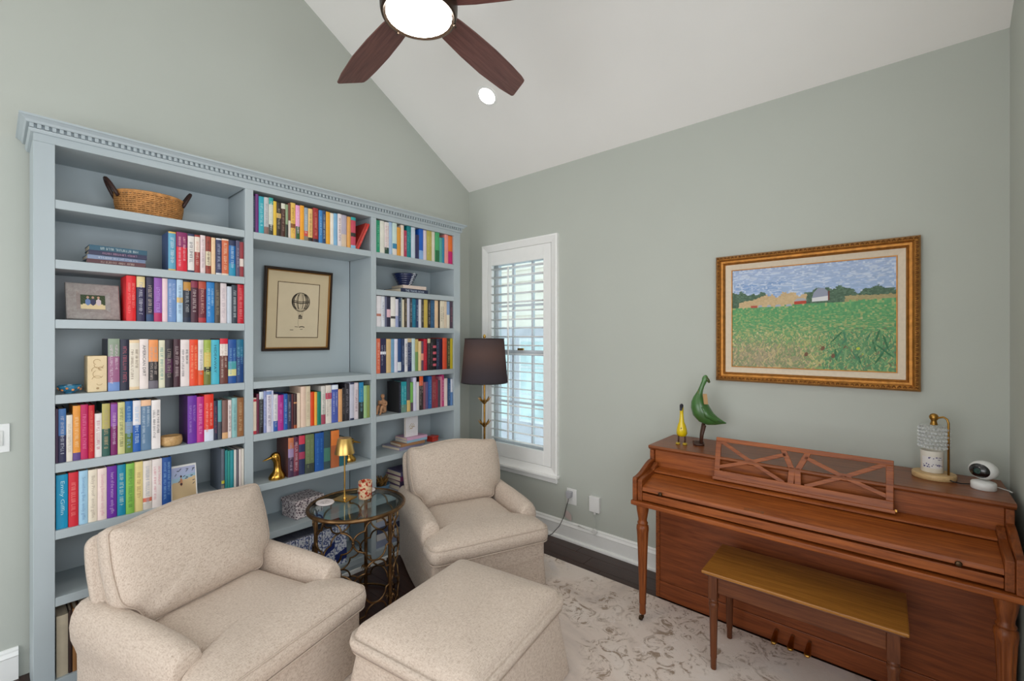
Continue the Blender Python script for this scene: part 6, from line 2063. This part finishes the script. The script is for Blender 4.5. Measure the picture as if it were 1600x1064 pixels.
# ------------------------------------------------------------------ ceiling fan
FX, FY, FZ = 1.565, -1.771, 2.85
fn = thing('ceiling_fan', 'bronze ceiling fan with five walnut blades and lit lens', 'ceiling fan', (FX, FY, FZ))
BRZ = mat('oil_bronze', (74, 60, 50), 0.35, 0.7, var=0.12)
zc = EAVE + SL * -FY - FZ
MB().lathe([(0.132, 0.006), (0.142, 0.0), (0.150, 0.004), (0.154, 0.02), (0.156, 0.05), (0.150, 0.075), (0.128, 0.095), (0.128, 0.15), (0.10, 0.175), (0.03, 0.19), (0.018, 0.2), (0.001, 0.201)], n=56).build('motor_housing', BRZ, fn, smooth=35)
m, nt, b = base_mat('lit_frosted_lens')
b.inputs['Base Color'].default_value = (0.95, 0.92, 0.86, 1)
b.inputs['Emission Color'].default_value = (1.0, 0.93, 0.82, 1)
b.inputs['Emission Strength'].default_value = LENS_EMIT
MB().lathe([(0.001, -0.022), (0.05, -0.02), (0.09, -0.013), (0.12, -0.003), (0.134, 0.008), (0.001, 0.009)], n=48).build('lens', m, fn, smooth=180)
for q in range(3):
    a = rad(-60 + 120 * q)
    MB().ball((0.147 * math.cos(a), 0.147 * math.sin(a), 0.0), 0.006, n=8, m=6).build('retaining_screw', BRZ, fn, smooth=180)
MB().lathe([(0.013, 0.19), (0.013, zc - 0.02)], n=14).build('downrod', BRZ, fn, smooth=40)
MB().lathe([(0.02, zc - 0.10), (0.06, zc - 0.08), (0.07, zc - 0.03), (0.07, zc + 0.02)], n=32).build('canopy', BRZ, fn, smooth=40)
BLADE = wood('walnut_blade', (90, 56, 52), (126, 84, 76), 0, rough=0.4, coat=0.1)
bp_ = [(0.13, -0.048), (0.2, -0.06), (0.3, -0.068), (0.45, -0.074), (0.60, -0.072), (0.70, -0.066), (0.732, -0.060), (0.742, -0.050), (0.797, 0.046), (0.800, 0.056), (0.793, 0.064), (0.70, 0.076), (0.52, 0.084), (0.36, 0.078), (0.22, 0.066), (0.13, 0.052)]
for q in range(5):
    a = 98.5 + 72 * q
    M_ = Matrix.Rotation(rad(a), 4, 'Z') @ Matrix.Translation((0, 0, 0.07)) @ Matrix.Rotation(rad(-9), 4, 'X')
    bo_ = MB().prism(bp_, -0.004, 0.004).build('blade', BLADE, fn, bevel=0.002)
    bo_.matrix_local = M_
    ir = MB().prism([(0.12, -0.03), (0.2, -0.04), (0.23, -0.02), (0.235, 0.0), (0.23, 0.02), (0.2, 0.04), (0.12, 0.03)], 0.0045, 0.010).build('blade_iron', BRZ, bo_, bevel=0.002)
    for (sx_, sy_) in ((0.205, 0.022), (0.205, -0.022)):
        MB().ball((sx_, sy_, -0.0045), 0.005, n=8, m=6, sz=0.5).build('blade_screw', BRZ, bo_, smooth=180)

# ------------------------------------------------------------------ recessed lights in the sloping ceiling
sa = math.atan(SL)
m2, nt, b = base_mat('recessed_lamp')
b.inputs['Base Color'].default_value = (1, 1, 1, 1)
b.inputs['Emission Color'].default_value = (1.0, 0.96, 0.9, 1)
b.inputs['Emission Strength'].default_value = CAN_EMIT
for (x, y, lab) in ((0.817, -0.604, 'round recessed ceiling light beside the fan blade'), (2.62, -0.66, 'round recessed ceiling light in the slope above the piano'), (0.817, -4.5, 'recessed ceiling light in the far slope behind, left'), (2.62, -4.5, 'recessed ceiling light in the far slope behind, right')):
    near = y > RY
    z = EAVE + SL * (-y if near else (y - RD))
    rc = thing('recessed_light', lab, 'ceiling light', (x, y, z), 0, 'recessed ceiling lights')
    rc.rotation_euler = (-sa if near else sa, 0, 0)
    MB().lathe([(0.060, -0.004), (0.068, -0.006), (0.078, -0.003), (0.079, 0.004), (0.06, 0.004)], n=40, cap0=False, cap1=False).build('trim_ring', TRIM, rc, smooth=40)
    MB().lathe([(0.001, -0.003), (0.06, -0.003), (0.06, 0.003), (0.001, 0.003)], n=40).build('lamp_disc', m2, rc)
